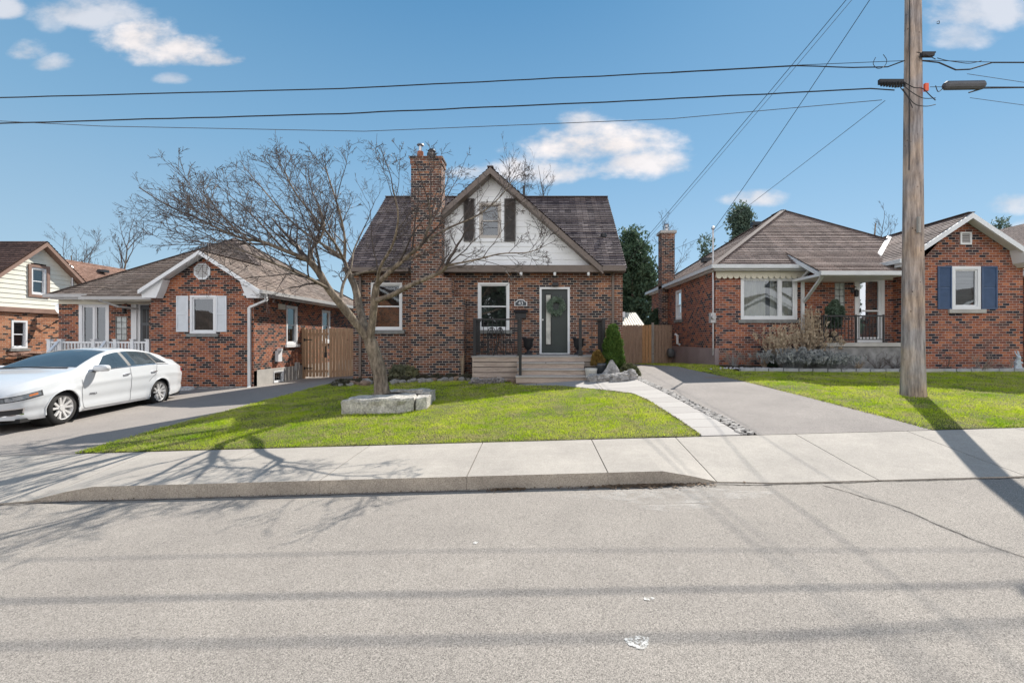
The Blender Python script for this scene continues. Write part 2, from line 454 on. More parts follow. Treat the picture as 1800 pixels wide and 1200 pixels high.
def block_window(par, M, a, b, c, d, nx, nz):
    f = MB(); ringbox(f, M, a, b, c, d, .02, -.004, .05)
    w = f.build('glass_block_window', mSill, par)
    q = MB()
    for i in range(nx):
        for j in range(nz):
            q.box(lerp(a,b,i/nx)+.014, lerp(a,b,(i+1)/nx)-.014, .02, .06, lerp(c,d,j/nz)+.014, lerp(c,d,(j+1)/nz)-.014, M)
    q.build('pane', mFrost, w)
    MB().poly(M(a,.08,c), M(b,.08,c), M(b,.08,d), M(a,.08,d)).build('mortar', mSill, w)
def ridge(mb, p, q, w=.26, t=.03):
    mb.bar(Vector(p)+Vector((0,0,.02)), Vector(q)+Vector((0,0,.02)), w, t)
def gutter(mb, a, b, w=.12, h=.12):
    mb.bar(a, b, w, h)
def text_part(name, body, size, M4, mat_, par, extrude=.003, local=False):
    cu = bpy.data.curves.new(name, 'FONT'); cu.body = body; cu.size = size; cu.extrude = extrude; cu.align_x = 'CENTER'; cu.align_y = 'CENTER'
    tmp = bpy.data.objects.new('tmp', cu); C.objects.link(tmp)
    dg = bpy.context.evaluated_depsgraph_get(); dg.update()
    me = bpy.data.meshes.new_from_object(tmp.evaluated_get(dg))
    bpy.data.objects.remove(tmp)
    root = par
    while root.parent is not None: root = root.parent
    T = M4 if local else Matrix.Translation(-ORG[root.name]) @ M4
    me.transform(T); me.name = name; me.materials.clear(); me.materials.append(mat_)
    o = bpy.data.objects.new(name, me); C.objects.link(o); o.parent = par
    return o
FACE = Matrix.Rotation(PI/2, 4, 'X')   # text upright, readable from -Y

# ---------------- MAIN HOUSE ----------------
H = thing('brick_house', 'brown brick house with white front gable, stepped chimney and dark green door', 'house', (-1.5, 15, -1.3))
Y = 15.0; Fm = front(Y)
XL, XR = -6.04, 2.84
def W4(a, b, c, d, Y=15.0): return (mx(a,Y), mx(b,Y), mz(d,Y), mz(c,Y))
wA = W4(652, 707, 496.5, 580); wB = W4(840, 895.5, 496.7, 580); dr = W4(948.4, 1001.5, 504.5, 622)
w = MB()
wall_panel(w, Fm, XL, XR, -1.75, 2.32, [wA, wB, dr], .22)
for X_ in (XL, XR):
    w.poly((X_,15,-1.75),(X_,22,-1.75),(X_,22,2.32),(X_,18.5,5.5),(X_,15,2.32))
w.poly((XL,22,-1.75),(XR,22,-1.75),(XR,22,2.32),(XL,22,2.32))
w.build('wall', bkMain, H)
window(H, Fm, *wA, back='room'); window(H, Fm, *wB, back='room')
# door
d_ = MB(); a, b, c, d = dr
d_.box(a+.07, b-.07, .06, .10, c+.03, d-.07, Fm)
door = d_.build('front_door', mDoor, H)
f_ = MB(); ringbox(f_, Fm, a, b, c, d, .07, -.02, .14, .03); f_.build('frame', mWhite, door)
MB().box(a+.0, b-.0, .14, .2, c, d, Fm).build('backing', mIn, door)
ga, gb, gc, gd = W4(960, 968, 518, 605)
f_ = MB(); ringbox(f_, Fm, ga-.04, gb+.04, gc-.04, gd+.04, .04, .045, .066); f_.build('glass_trim', mBlack, door)
MB().box(ga, gb, .052, .058, gc, gd, Fm).build('glass_strip', plain('frosted_strip', (.45,.44,.40), .2, var=.35, vs=3), door)
h_ = MB(); kx, kz = mx(954,Y), mz(562,Y)
h_.lathe([(.0,0),(.028,.0),(.028,.012),(.012,.02),(.012,.05),(.03,.06),(.03,.08),(0,.085)], (0,0,0), 12)
h_.v = [(kx+x, 15.06-z, kz+y) for x, y, z in h_.v]
h_.build('handle', mSteel, door)
# lamp over door, soffit lamps, number plate, mail box
l_ = MB().prism([(mx(970,Y),mz(503,Y)),(mx(982,Y),mz(503,Y)),(mx(981,Y),mz(497,Y)),(mx(971,Y),mz(497,Y))], Fm, -.16, .0)
l_.build('door_lamp', mBlack, H)
pl = MB(); pw_, ph_ = .21, .12; px_, pz_ = mx(915.5,Y), mz(533.5,Y)
arc = [(px_-pw_, pz_-ph_*.7),(px_+pw_, pz_-ph_*.7),(px_+pw_, pz_+.06)] + [(px_+.15*math.cos(t), pz_+.06+.08*math.sin(t)) for t in np.linspace(0, PI, 9)] + [(px_-pw_, pz_+.06)]
pl.prism(arc, Fm, -.03, 0)
plate = pl.build('number_plate', mWhite, H)
arc2 = [(px_+(u-px_)*.86, pz_+(v-pz_)*.82) for u, v in arc]
MB().prism(arc2, Fm, -.036, -.031).build('plate_face', plain('plate_face', (.05,.06,.07), .4), plate)
text_part('digits', '43', .17, Matrix.Translation((px_, 15-.04, pz_+.005)) @ FACE, mWhite, plate)
m_ = MB(); a, b, c, d = W4(904, 927, 546, 558)
m_.box(a+.04, b-.04, -.16, 0, c-.03, d-.06, Fm); m_.prism([(-.20,d-.08),(0,d-.05),(0,d+.03),(-.05,d+.03)], lambda u, dd, z: (dd, 15+u, z), a-.02, b+.02)
m_.build('mail_box', mBlack, H)
# fascia & soffit band
t = MB()
t.box(mx(718,14.7), 2.86, 14.62, 14.99, mz(478.5,14.7), mz(466.5,14.7))       # boxed band below gable
t.box(XL-.05, mx(722,14.7), 14.62, 14.99, mz(479,14.7), mz(470,14.7))
t.build('fascia', mBrown, H)
g = MB(); g.box(mx(1059,14.5), mx(1100,14.5), 14.47, 14.6, mz(476,14.5), mz(468.5,14.5)); g.build('gutter', mBrown, H); g = MB(); g.box(XL-.12, mx(718,14.5), 14.47, 14.6, mz(477,14.5), mz(469.5,14.5))
g.build('gutter', mBrown, H)
for xx in (916, 975, 1034):
    MB().lathe([(.0,-.06),(.035,-.06),(.05,0),(.05,.05)], (mx(xx,14.75), 14.68, mz(478.5,14.7)-.05), 10).build('soffit_lamp', mWhite, H)
p = MB(); xx = mx(1077,15); pipe(p, [(xx,14.6,mz(476,14.6)),(xx,14.95,mz(484,15)),(xx,14.95,-.98)]); p.build('downspout', mBrown, H)
p = MB(); xx = mx(634,15); pipe(p, [(xx,14.6,mz(477,14.6)),(xx,14.95,mz(486,15)),(xx,14.95,-1.28),(xx,14.75,-1.38)]); p.build('downspout', mBrown, H)
# main roof
r = MB(); ex0, ex1 = -6.14, 2.9; Ye, Ze, Yr, Zr = 14.55, 2.24, 18.56, 5.75
r.courses([(ex0,Yr,Zr),(ex1,Yr,Zr),(ex1,22.5,Ze),(ex0,22.5,Ze)], .15, .03)
sl = (Zr-Ze)/(Yr-Ye)
# cross gable roof
ax, az = mx(862,14.6), mz(294,14.6)
bx, bz = mx(1060,14.6), mz(470,14.6)
gs = (az-bz)/(bx-ax)
lx = mx(776,14.6)-.02; lz = az - gs*(ax-lx)
def ymain(z): return Ye + (z-Ze)/sl
r.courses([(ax,14.55,az),(bx,14.55,bz),(bx,ymain(bz),bz),(ax,ymain(az),az)], .15, .03, .3)
r.courses([(ax,14.55,az),(lx,14.55,lz),(lx,ymain(lz),lz),(ax,ymain(az),az)], .15, .03, .3)
def mp_(x, y): return (x, y, Ze+sl*(y-Ye))
r.courses([mp_(ex0,Ye),mp_(lx,Ye),mp_(lx,Yr),mp_(ex0,Yr)], .15, .03, .3)
r.courses([mp_(lx,ymain(lz)),mp_(ax,ymain(az)),mp_(ax,Yr),mp_(lx,Yr)], .15, .03, .3)
r.courses([mp_(bx,Ye),mp_(ex1,Ye),mp_(ex1,Yr),mp_(ax,Yr),mp_(ax,ymain(az))], .15, .03, .3)
roof = r.build('roof', rfMain, H)
rc = MB(); ridge(rc, (ex0,Yr,Zr), (ex1,Yr,Zr), .22); ridge(rc, (ax,14.55,az),(ax,ymain(az),az), .2); rc.build('ridge_cap', mRidge, roof)
v = MB(); xx = mx(1053,15.8); v.lathe([(.0,0),(.06,0),(.06,.35),(.11,.36),(.11,.48),(0,.5)], (mx(1061,16.1),16.1,mz(425,16.1)-.2), 12); v.build('vent_pipe', mBlack, roof); v = MB()
v.lathe([(.0,0),(.05,0),(.05,.5),(0,.5)], (mx(921,17.6), 17.6, mz(345,17.6)-.1), 10); v.build('vent_pipe', mBlack, roof)
# gable rake boards
rb = MB(); nx, nz = gs/math.hypot(1,gs), 1/math.hypot(1,gs)
def rake(mb, x0, z0, x1, z1, wdt, y0, y1):
    mb.prism([(x0,z0),(x1,z1),(x1,z1-wdt),(x0,z0-wdt)], lambda u, d, z: (u, d, z), y0, y1)
rake(rb, ax, az-.03, bx, bz-.03, .2, 14.5, 14.97); rake(rb, ax, az-.03, lx, lz-.03, .2, 14.5, 14.97)
rb.build('rake_board', mBrown, H)
# gable siding
sg = MB(); Ys = 14.93; zb = mz(466,14.7)
sx0 = lx-.02
wG = W4(842.5, 881, 357, 419, Ys); za_ = az-.05
def hx_(x): return za_-gs*abs(ax-x)
wl_, wr_g, wc_, wd_ = wG[0]+.01, wG[1]-.01, wG[2]+.01, wG[3]-.01
sg.courses([(sx0,Ys,zb),(wl_,Ys,zb),(wl_,Ys,hx_(wl_)),(sx0,Ys,hx_(sx0))], .215, .016)
sg.courses([(wr_g,Ys,zb),(bx-.05,Ys,zb),(wr_g,Ys,hx_(wr_g))], .215, .016)
sg.courses([(wl_,Ys,zb),(wr_g,Ys,zb),(wr_g,Ys,wc_),(wl_,Ys,wc_)], .215, .016)
sg.courses([(wl_,Ys,wd_),(wr_g,Ys,wd_),(wr_g,Ys,hx_(wr_g)),(ax,Ys,za_),(wl_,Ys,hx_(wl_))], .215, .016)
sg.poly((sx0,Ys+.01,zb),(sx0,17,zb),(sx0,17,lz),(sx0,Ys+.01,lz))
sg.build('gable_siding', mSid, H)
Fg = front(Ys-.035)
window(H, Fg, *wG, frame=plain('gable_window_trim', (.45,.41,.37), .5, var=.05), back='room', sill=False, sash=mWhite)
ws_ = MB(); ringbox(ws_, Fg, wG[0]-.1, wG[1]+.1, wG[2]-.12, wG[3]+.14, .1, -.01, .03, .12); ws_.build('window_surround', mSid, H)
shutter(H, Fg, *W4(815.5, 834.5, 350, 424.5, Ys), mShutD); shutter(H, Fg, *W4(887, 906.5, 350, 424.5, Ys), mShutD)
# chimney
c_ = MB(); y0 = 14.42
Fc = front(y0)
c1, c2, c3, c4 = mx(722.5,y0), mx(776,y0), mx(794,y0), mx(815,y0); zt = mz(279,y0); z3, z4 = mz(508,y0), mz(540,y0)
c_.prism([(c1,-1.7),(c4,-1.7),(c4,z4),(c4-.02,z4+.3),(c3,z4+.34),(c3,z3),(c3-.02,z3+.34),(c2,z3+.4),(c2,zt),(c1,zt)], Fc, 0, .56)
ch = c_.build('chimney', bkMain, H)
MB().box(c1-.05, c2+.05, y0-.05, y0+.61, zt, zt+.07).box(c1-.025, c2+.025, y0-.025, y0+.585, zt-.16, zt-.001).build('chimney_cap', bkMain, ch)
MB().lathe([(.0,0),(.1,0),(.1,.26),(.08,.27),(0,.27)], (mx(739,14.7),14.7,zt+.07), 14).build('flue', mTerra, ch)
MB().lathe([(.055,0),(.055,.16),(.03,.165),(.03,.2),(.115,.2),(.1,.235),(.03,.26),(0,.27)], (mx(739,14.7),14.7,zt+.34), 14).build('flue_cap', mSteel, ch)
MB().lathe([(.0,0),(.155,0),(.155,.2),(.1,.23),(.1,.27),(.13,.28),(.08,.34),(0,.36)], (mx(759,14.7),14.7,zt+.07), 14).build('flue_cap', mBlack, ch)
# small vent hood on the side wall
MB().box(2.85, 2.98, 15.3, 15.5, .72, .9).build('vent_hood', mWhite, H)

# ---------------- DECK ----------------
D = thing('wooden_deck', 'low weathered wood porch deck with wide steps and black metal railings at green door', 'deck', (0, 13.5, -.6))
dx0, dx1 = mx(830,13.5), mx(1065,13.5); dz = -.516
b_ = MB(); y = 13.47
while y < 14.95: b_.box(dx0-.02, dx1+.02, y, min(y+.135,14.98), dz-.035, dz); y += .142
b_.build('deck_boards', mDeckTop, D)
f_ = MB(); z = dz-.04
while z > -1.4:
    f_.box(dx0, dx1, 13.5+random.uniform(0,.004), 13.53, z-.130, z); f_.box(dx0, dx0+.03, 13.535, 14.98, z-.14, z); f_.box(dx1-.03, dx1, 13.535, 14.98, z-.14, z); z -= .152
f_.build('skirting', mDeck, D); MB().box(dx0+.04,dx1-.04,13.54,14.97,-1.4,dz-.05).build('under_deck_dark', mIn, D)  # near-black box under the deck: shade behind the board gaps put into colour
sx0_, sx1_ = mx(909,13.2), mx(1027,13.2)
for i, (yy, zz) in enumerate(((13.2,-.69),(12.9,-.862),(12.6,-1.034))):
    e = .0 if i < 2 else .05
    stp = MB().box(sx0_-e+i*.02, sx1_+e, yy+.035, yy+.06, zz-.2, zz-.041).build('step', mDeck, D)
    MB().box(sx0_-e+i*.02-.01, sx1_+e+.01, yy-.01, 13.49-.002*i, zz-.04, zz).build('tread', mDeckTop, stp)
def rail_run(p, q, n, top=1.09, h=dz, post=True):
    m = MB(); p = Vector(p); q = Vector(q)
    up = Vector((0,0,1))
    m.bar(p+up*top, q+up*top, .06, .045); m.bar(p+up*.1, q+up*.1, .035, .03)
    for i in range(1, n): 
        s = p.lerp(q, i/n); m.bar(s+up*.1, s+up*top, .018)
    return m
dzv = dz
rl = rail_run((dx0+.06,13.6,dz),(mx(912,13.6),13.6,dz),10); rs = rail_run((dx0+.06,13.6,dz),(dx0+.06,14.95,dz),13)
rl.v += [] ; n0 = len(rl.v); rl.add(rs.v, rs.f); rl.build('railing', mBlack, D)
rr = rail_run((mx(1020,13.6),13.6,dz),(dx1-.05,13.6,dz),2); rs = rail_run((dx1-.05,13.6,dz),(dx1-.05,14.95,dz),14); rr.add(rs.v, rs.f); rr.build('railing', mBlack, D)
for xx in (dx0+.06, mx(912,13.6), mx(1020,13.6), dx1-.05):
    MB().box(xx-.042, xx+.042, 13.56, 13.64, dz, dz+1.13).box(xx-.07,xx+.07,13.53,13.67,dz,dz+.02).build('railing_post', mBlack, D)
MB().box(mx(914.5,12.8)-.04, mx(914.5,12.8)+.04, 12.76, 12.84, -1.03, .56).build('railing_post', mBlack, D)
hr = MB(); hr.bar((mx(914,13.6),13.56,.58),(mx(914.5,12.8),12.84,.53),.05,.045); hr.build('handrail', mBlack, D)

# ---------------- LEFT NEIGHBOUR ----------------
L = thing('brick_bungalow', 'red and black brick bungalow with white shutters and octagonal vent behind the car', 'house', (-12, 16, -1.6))
Y = 15.5; Fl = front(Y); wl0, wl1 = mx(265,Y), mx(446.5,Y)
wW = W4(334, 380, 519, 586, Y)
pit = .656; er = -9.2; rxc = -11.2; zr_ = 1.62 + pit*2.0
w = MB()
cx_ = (wl0+wl1)/2
wall_panel(w, Fl, wl0, wl1, -1.85, 1.55, [wW], .14, top=[(wl0,1.55),(wl1,1.55),(wl1-.25,1.75),(rxc,zr_-.12),(wl0+.25,1.75)])
E = east(wl1)
s1 = (17.5, 18.3, -.22, 1.28); s2 = (20.4, 21.2, -.1, 1.28); bw_ = (16.6, 17.25, -1.62, -1.2)
wall_panel(w, E, 15.5, 24.6, -1.1, 1.7, [s1, s2])
w.poly((wl0,15.5,-1.85),(wl0,17,-1.85),(wl0,17,1.6),(wl0,15.5,1.6))
Fp = front(17.0); pd = W4(231, 262, 533, 640, 17.0); pw3 = W4(139, 192, 532, 625, 17.0)
bb = W4(203, 223, 556, 598, 17.0)
wall_panel(w, Fp, mx(103,17), wl0, -1.85, 1.55, [pd, pw3, bb], .14)
w.poly((mx(103,17),17,-1.85),(mx(103,17),24.6,-1.85),(mx(103,17),24.6,1.6),(mx(103,17),17,1.6))
w.poly((mx(103,17),24.6,-1.85),(wl1,24.6,-1.85),(wl1,24.6,1.6),(mx(103,17),24.6,1.6))
w.build('wall', bkLeft, L)
fo = MB(); wall_panel(fo, east(wl1+.03), 15.62, 24.6, -1.95, -1.1, [bw_], .2); fo.box(wl1-.1, wl1+.03, 15.62, 24.6, -1.1, -1.08)
fo.build('foundation', mConc, L)
window(L, east(wl1+.03), *bw_, frame=mWhite, kind='single', sill=False, fw=.03, back='room')
window(L, Fl, *wW, kind='single', back='room'); window(L, E, *s1, back='room', frame=mWhite, sm=mWhite); window(L, E, *s2, back='room', sm=mWhite)
window(L, Fp, *pw3, kind='french', back='room', sill=False, fw=.12)
block_window(L, Fp, *bb, 2, 4)
a, b, c, d = pd
do = MB().box(a+.3, b-.05, .05, .1, c, d-.05, Fp).build('side_door', mDoorG, L)
f_ = MB(); f_.box(a, a+.2, -.02, .12, c, d, Fp); f_.box(a+.2, a+.3, .03, .12, c, d, Fp); f_.box(a+.3, b, -.01, .12, d-.06, d, Fp); f_.build('frame', mWhite, do)
pn = MB()
for i in range(3):
    for j in range(2):
        pn.box(a+.38+j*.17, a+.5+j*.17, .042, .05, c+.35+i*.6, c+.85+i*.6, Fp)
pn.build('panel', mBlack, do)
shutter(L, Fl, *W4(311, 331.5, 520, 583, Y), mShutW); shutter(L, Fl, *W4(381, 399, 520, 583, Y), mShutW)
vo = MB(); vx, vz = mx(356,Y), mz(477,Y)
oc = [(vx+.3*math.cos(k*PI/4+PI/8), vz+.3*math.sin(k*PI/4+PI/8)) for k in range(8)]
vo.prism(oc, Fl, -.03, 0); v_ = vo.build('gable_vent', mShutW, L)
sv = MB()
for i in range(6):
    zz = vz-.19+i*.07; hw = .2 if abs(zz-vz) < .13 else .13
    sv.prism([(-.034,zz),(-.05,zz+.01),(-.034,zz+.05)], lambda u, dd, z: (dd, 15.5+u, z), vx-hw, vx+hw)
sv.build('louvre', mGutter, v_)
# roof
r = MB(); P = (-13.5, 20.3, 4.44); Q = (-13.5, 20.9, 4.44); fx = -17.8
r.courses([(er,15.12,1.62),(er,16.6,1.62),(rxc,18.34,zr_),(rxc,15.12,zr_)], .14, .014, .3)
r.courses([(er,16.6,1.62),(er,25,1.62),Q,P], .14, .014, .3)
r.courses([(fx,16.6,1.62),(er,16.6,1.62),P], .14, .03, .3)
r.courses([(fx,16.6,1.62),P,Q,(fx,25,1.62)], .14, .025)
r.courses([(fx,25,1.62),(er,25,1.62),Q], .14, .025)
lxx = 2*rxc-er
r.courses([(lxx,15.12,1.62),(rxc,15.12,zr_),(rxc,18.34,zr_),(lxx,17.0,1.62)], .14, .025, .3)
r.courses([(-15.95,15.95,1.47),(lxx-.0,15.95,1.47),(lxx+.5,17.7,2.42),(-15.0,17.7,2.42)], .14, .03, .3)
roof = r.build('roof', rfLeft, L)
rc = MB(); ridge(rc, (fx,16.6,1.62), P, .2, .02); ridge(rc, (er-2.0,18.34,zr_), P, .2, .02); ridge(rc, P, Q, .2); ridge(rc, Q, (er,25,1.62), .2, .02); ridge(rc, (rxc,15.12,zr_), (rxc,18.3,zr_), .2, .02)
rc.build('ridge_cap', mRidge, roof)
def vbox(par, x, y, z, s=.3, m=mBlack):
    return MB().prism([(-s/2,0),(s/2,0),(s*.4,.16),(-s*.4,.16)], lambda u, d, w_: (x+d, y+u, z+w_), -s/2, s/2).build('roof_vent', m, par)
vbox(roof, -11.6, 21.4, 3.15); vbox(roof, -11.2, 23.6, 2.9)
t = MB()
rake(t, rxc, zr_-.01, er+.02, 1.62-.01, .13, 15.08, 15.2); rake(t, rxc, zr_-.01, lxx-.02, 1.62-.01, .13, 15.08, 15.2); rake(t, rxc, zr_-.03, er+.02, 1.62-.03, .04, 15.2, 15.5); rake(t, rxc, zr_-.03, lxx-.02, 1.62-.03, .04, 15.2, 15.5)
# boxed returns
for s_ in (-1, 1):
    x_e = rxc + s_*2.02; 
    t.prism([(x_e,1.60),(x_e-s_*.75,1.60+.75*pit-.12),(x_e-s_*.62,1.62),(x_e-s_*.5,1.36),(x_e-s_*.05,1.36)], lambda u, d, z: (u, d, z), 15.2, 15.49)
t.box(er-.4, er-.02, 15.5, 25, 1.46, 1.60); t.box(fx+.02, -13.2, 16.62, 17.0, 1.44, 1.6)
t.build('soffit', mWhite, L)
g = MB(); g.box(er, er+.11, 15.1, 25, 1.50, 1.62); g.box(fx-.1, -15.6, 16.49, 16.6, 1.50, 1.62); g.box(-15.95, lxx+.1, 15.84, 15.95, 1.36, 1.47); g.box(fx-.1, fx, 16.5, 25, 1.5, 1.62)
g.build('gutter', mGutter, L)
MB().box(-15.95, lxx+.1, 15.95, 16.98, 1.32, 1.37).box(fx+.05, -13.2, 16.9, 16.99, 1.28, 1.44).build('frieze_board', mCream, L)
p = MB(); pipe(p, [(er+.05,15.35,1.5),(er+.05,15.42,1.3),(wl1-.12,15.44,1.05),(wl1-.12,15.44,-1.6),(wl1-.06,15.3,-1.68)], .09); p.build('downspout', mGutW, L); p = MB(); pipe(p, [(-15.3,15.9,1.36),(-15.0,16.3,1.15),(-14.8,16.9,1.1)], .08)
p.build('downspout', mGutW, L)
def wlamp(par, x, y, z):
    m = MB(); m.box(x-.05, x+.05, y-.03, y, z, z+.15); m.tube([(x,y-.03,z+.12),(x,y-.12,z+.2),(x,y-.2,z+.16)], .012, 6)
    m.lathe([(.02,.1),(.07,.05),(.06,-.12),(.02,-.14)], (x,y-.2,z), 8); return m.build('wall_lamp', mBlack, par)
wlamp(L, mx(227,17), 17, mz(543,17)); 
MB().tube([(mx(436,15.5),15.5,mz(517,15.5)),(mx(436,15.5),15.38,mz(517,15.5))], .035, 10).box(mx(436,15.5)-.05,mx(436,15.5)+.1,15.3,15.42,mz(520,15.5),mz(516,15.5)).build('camera', mWhite, L)
m = MB(); m.box(wl1, wl1+.12, 16.75, 17.0, -.85, -.45); m.tube([(wl1+.1,16.87,-.45),(wl1+.1,16.87,-.36)], .1, 10); m.build('dryer_vent', mWhite, L)
MB().box(wl1+.03, wl1+.12, 18.05, 18.25, -1.25, -.95).box(wl1+.05, wl1+.09, 18.1, 18.14, -1.62, -1.25).build('meter_box', mGutter, L)
MB().box(wl1, wl1+.06, 16.95, 17.35, 1.1, 1.3).build('junction_box', mCream, L)
# porch railing of left neighbour
Rl = thing('porch_railing', 'white baluster porch railing at the bungalow behind the white car', 'railing', (-14, 15.6, -1.7))
rx0, rx1 = mx(88,15.6), mx(264,15.6); m = MB(); zt = mz(600,15.6)
m.box(rx0, rx1, 15.56, 15.64, zt-.06, zt); m.box(rx0, rx1, 15.57, 15.63, zt-.85, zt-.80)
x = rx0+.06
while x < rx1: m.box(x-.022, x+.022, 15.58, 15.62, zt-.8, zt-.06); x += .115
m.build('balusters', mWhite, Rl)
for xx in (rx0, mx(108,15.6), mx(166,15.6), mx(204,15.6), mx(234,15.6), rx1-.05): MB().box(xx-.055, xx+.055, 15.54, 15.66, -1.8, zt+.05).box(xx-.075,xx+.075,15.52,15.68,zt+.05,zt+.08).build('railing_post', mWhite, Rl)
for (pa, pb) in ((108, 88), (190, 176)):
    m = MB()
    A = Vector((mx(pa,15.6),15.5,zt)); B = Vector((mx(pb,14.6)-.1,14.3,zt-.75))
    m.bar(A, B, .07, .06); 
    for i in range(1,9): q_ = A.lerp(B, i/9); m.bar(q_, q_-Vector((0,0,.75)), .04)
    m.build('stair_rail', mWhite, Rl)
MB().box(rx0-.05, rx1+.02, 15.66, 17.0, -2.0, zt-.9).build('porch_floor', mConc, Rl)

# ---------------- FAR LEFT HOUSE ----------------
K = thing('sided_house', 'house with cream siding over orange brick, brown trim and small upper window', 'house', (-22, 20, -1.7))
Xk = -22.0; Ek = east(Xk); ry, rz_, es = 20.15, mz(425,20.15*1.0), .92
def Wk(a, b, c, d):
    ya, yb = 22*800/(CX-a), 22*800/(CX-b); ym = (ya+yb)/2
    return (ya, yb, mz(d,ym), mz(c,ym))
rz_ = 4.3; ye0, ye1 = 17.3, 23.0; zk = 1.2
u1 = Wk(53, 80, 471, 518); l1 = Wk(20, 48, 563, 612)
w = MB(); wall_panel(w, Ek, ye0, ye1, -1.95, zk, [l1]); w.poly((Xk,ye0,-1.95),(-32,ye0,-1.95),(-32,ye0,1.6),(Xk,ye0,1.6)); w.poly((Xk,ye1,-1.95),(-32,ye1,-1.95),(-32,ye1,1.6),(Xk,ye1,1.6))
w.build('wall', bkFar, K)
s = MB()
zap = 4.15; 
full = [(Xk+.03,ye0,zk+.1),(Xk+.03,ye1,zk+.1),(Xk+.03,ye1,zap-es*(ye1-ry)),(Xk+.03,ry,zap),(Xk+.03,ye0,zap-es*(ry-ye0))]
z = zk+.1
while z < zap:
    z2 = min(z+.2, zap)
    def yr(zz): return (max(ye0, ry-(zap-zz)/es), min(ye1, ry+(zap-zz)/es))
    (a0,b0),(a1,b1) = yr(z), yr(z2)
    zz0, zz1 = z, z2
    segs = [(0,1)]
    for (p0,p1,q0,q1) in ([(a0,u1[0],a1,u1[0]),(u1[1],b0,u1[1],b1)] if (z < u1[3] and z2 > u1[2]) else [(a0,b0,a1,b1)]):
        s.poly((Xk+.045,p0,zz0),(Xk+.045,p1,zz0),(Xk+.025,q1,zz1),(Xk+.025,q0,zz1)); s.poly((Xk+.045,p0,zz0),(Xk+.045,p1,zz0),(Xk+.02,p1,zz0-.001),(Xk+.02,p0,zz0-.001))
    z += .2
s.build('siding', mSidCream, K)
window(K, east(Xk+.03), *u1, back='blind', frame=mWhite, sill=False)
uu = (u1[0]-.12, u1[1]+.12, u1[2]-.12, u1[3]+.12); t = MB(); ringbox(t, east(Xk+.03), *uu, .115, -.05, -.016); t.build('window_trim', mBrownL, K)
window(K, Ek, *l1, back='blind'); 
t = MB(); t.box(Xk-.02, Xk+.1, ye0, ye1, zk-.08, zk+.12); 
for (ya_, yb_) in ((ry, ye0-.3), (ry, ye1+.3)):
    za_, zb_ = rz_, rz_-es*abs(yb_-ry)
    t.prism([(ya_,za_-.04),(yb_,zb_-.04),(yb_,zb_-.22),(ya_,za_-.22)], lambda u, d, z: (d, u, z), Xk+.05, Xk+.35)
t.build('rake_board', mBrownL, K)
r = MB(); r.courses([(Xk+.35,ye0-.3,rz_-es*(ry-ye0+.3)),(-32,ye0-.3,rz_-es*(ry-ye0+.3)),(-32,ry,rz_),(Xk+.35,ry,rz_)], .16, .035, .3)
r.courses([(Xk+.35,ye1+.3,rz_-es*(ye1+.3-ry)),(-32,ye1+.3,rz_-es*(ye1+.3-ry)),(-32,ry,rz_),(Xk+.35,ry,rz_)], .16, .035)
r.build('roof', rfFar, K)
aw = MB(); yw = (l1[0]+l1[1])/2; aw.rock((Xk+.35, yw+.3, l1[2]-.25), (.3,1.0,.12), 3, 8); aw.build('awning', rfBack, K)
# satellite dish
S = thing('satellite_dish', 'round pale satellite dish on a bracket at the sided house', 'dish', (Xk+.3, 20.9, 1.0))
cz_ = mz(543,20.9); cy_ = 20.75
d_ = MB(); n = 18
for j in range(4):
    rr_ = .36*(j+1)/4; d_.v += []
cen = Vector((Xk+.55, cy_, cz_)); ax_ = Vector((.85,-.45,.3)).normalized(); e1 = ax_.cross(Vector((0,0,1))).normalized(); e2 = e1.cross(ax_)
vs = [cen - ax_*.07]; fs = []
for j in range(1,5):
    rr_ = .36*j/4
    for k in range(n): vs.append(cen - ax_*.07*(1-(j/4)**2) + (e1*math.cos(2*PI*k/n)+e2*math.sin(2*PI*k/n))*rr_)
for k in range(n): fs.append((0, 1+k, 1+(k+1)%n))
for j in range(3):
    for k in range(n): fs.append((1+j*n+k, 1+(j+1)*n+k, 1+(j+1)*n+(k+1)%n, 1+j*n+(k+1)%n))
d_.add(vs, fs); d_.build('dish', mShutW, S, smooth=True)
MB().tube([(Xk+.03,cy_-.1,cz_-.7),(Xk+.3,cy_-.05,cz_-.5),tuple(cen-ax_*.08)], .025, 6).tube([tuple(cen-e2*.34), tuple(cen+ax_*.4-e2*.2)], .014, 6).build('bracket', mBlack, S)
# house behind at left
Z2 = thing('roofed_house', 'house behind the bungalow showing only its reddish shingle roof', 'house', (-27, 27, -1.7))
r = MB(); r.courses([(-26.8,23.5,4.5),(-26.8,31.5,4.5),(-23.6,31.5,2.2),(-23.6,23.5,2.2)], .16, .02, .3); r.courses([(-26.8,23.5,4.5),(-26.8,31.5,4.5),(-30,31.5,2.2),(-30,23.5,2.2)], .16, .02)
rf = r.build('roof', rfBack, Z2); vbox(rf, -25.9, 27.2, 3.95, .4)
MB().box(-29.8,-23.9,23.8,31.2,-1.9,2.2).build('wall', bkFar, Z2)
mpole = MB(); mpole.tube([(mx(127,21.5),21.5,1.5),(mx(127,21.5),21.5,mz(470,21.5)),(mx(125,21.5),21.4,mz(466,21.5)),(mx(124,21.5),21.3,mz(470,21.5))], .045, 8)
mpole.build('service_mast', mSteel, K)

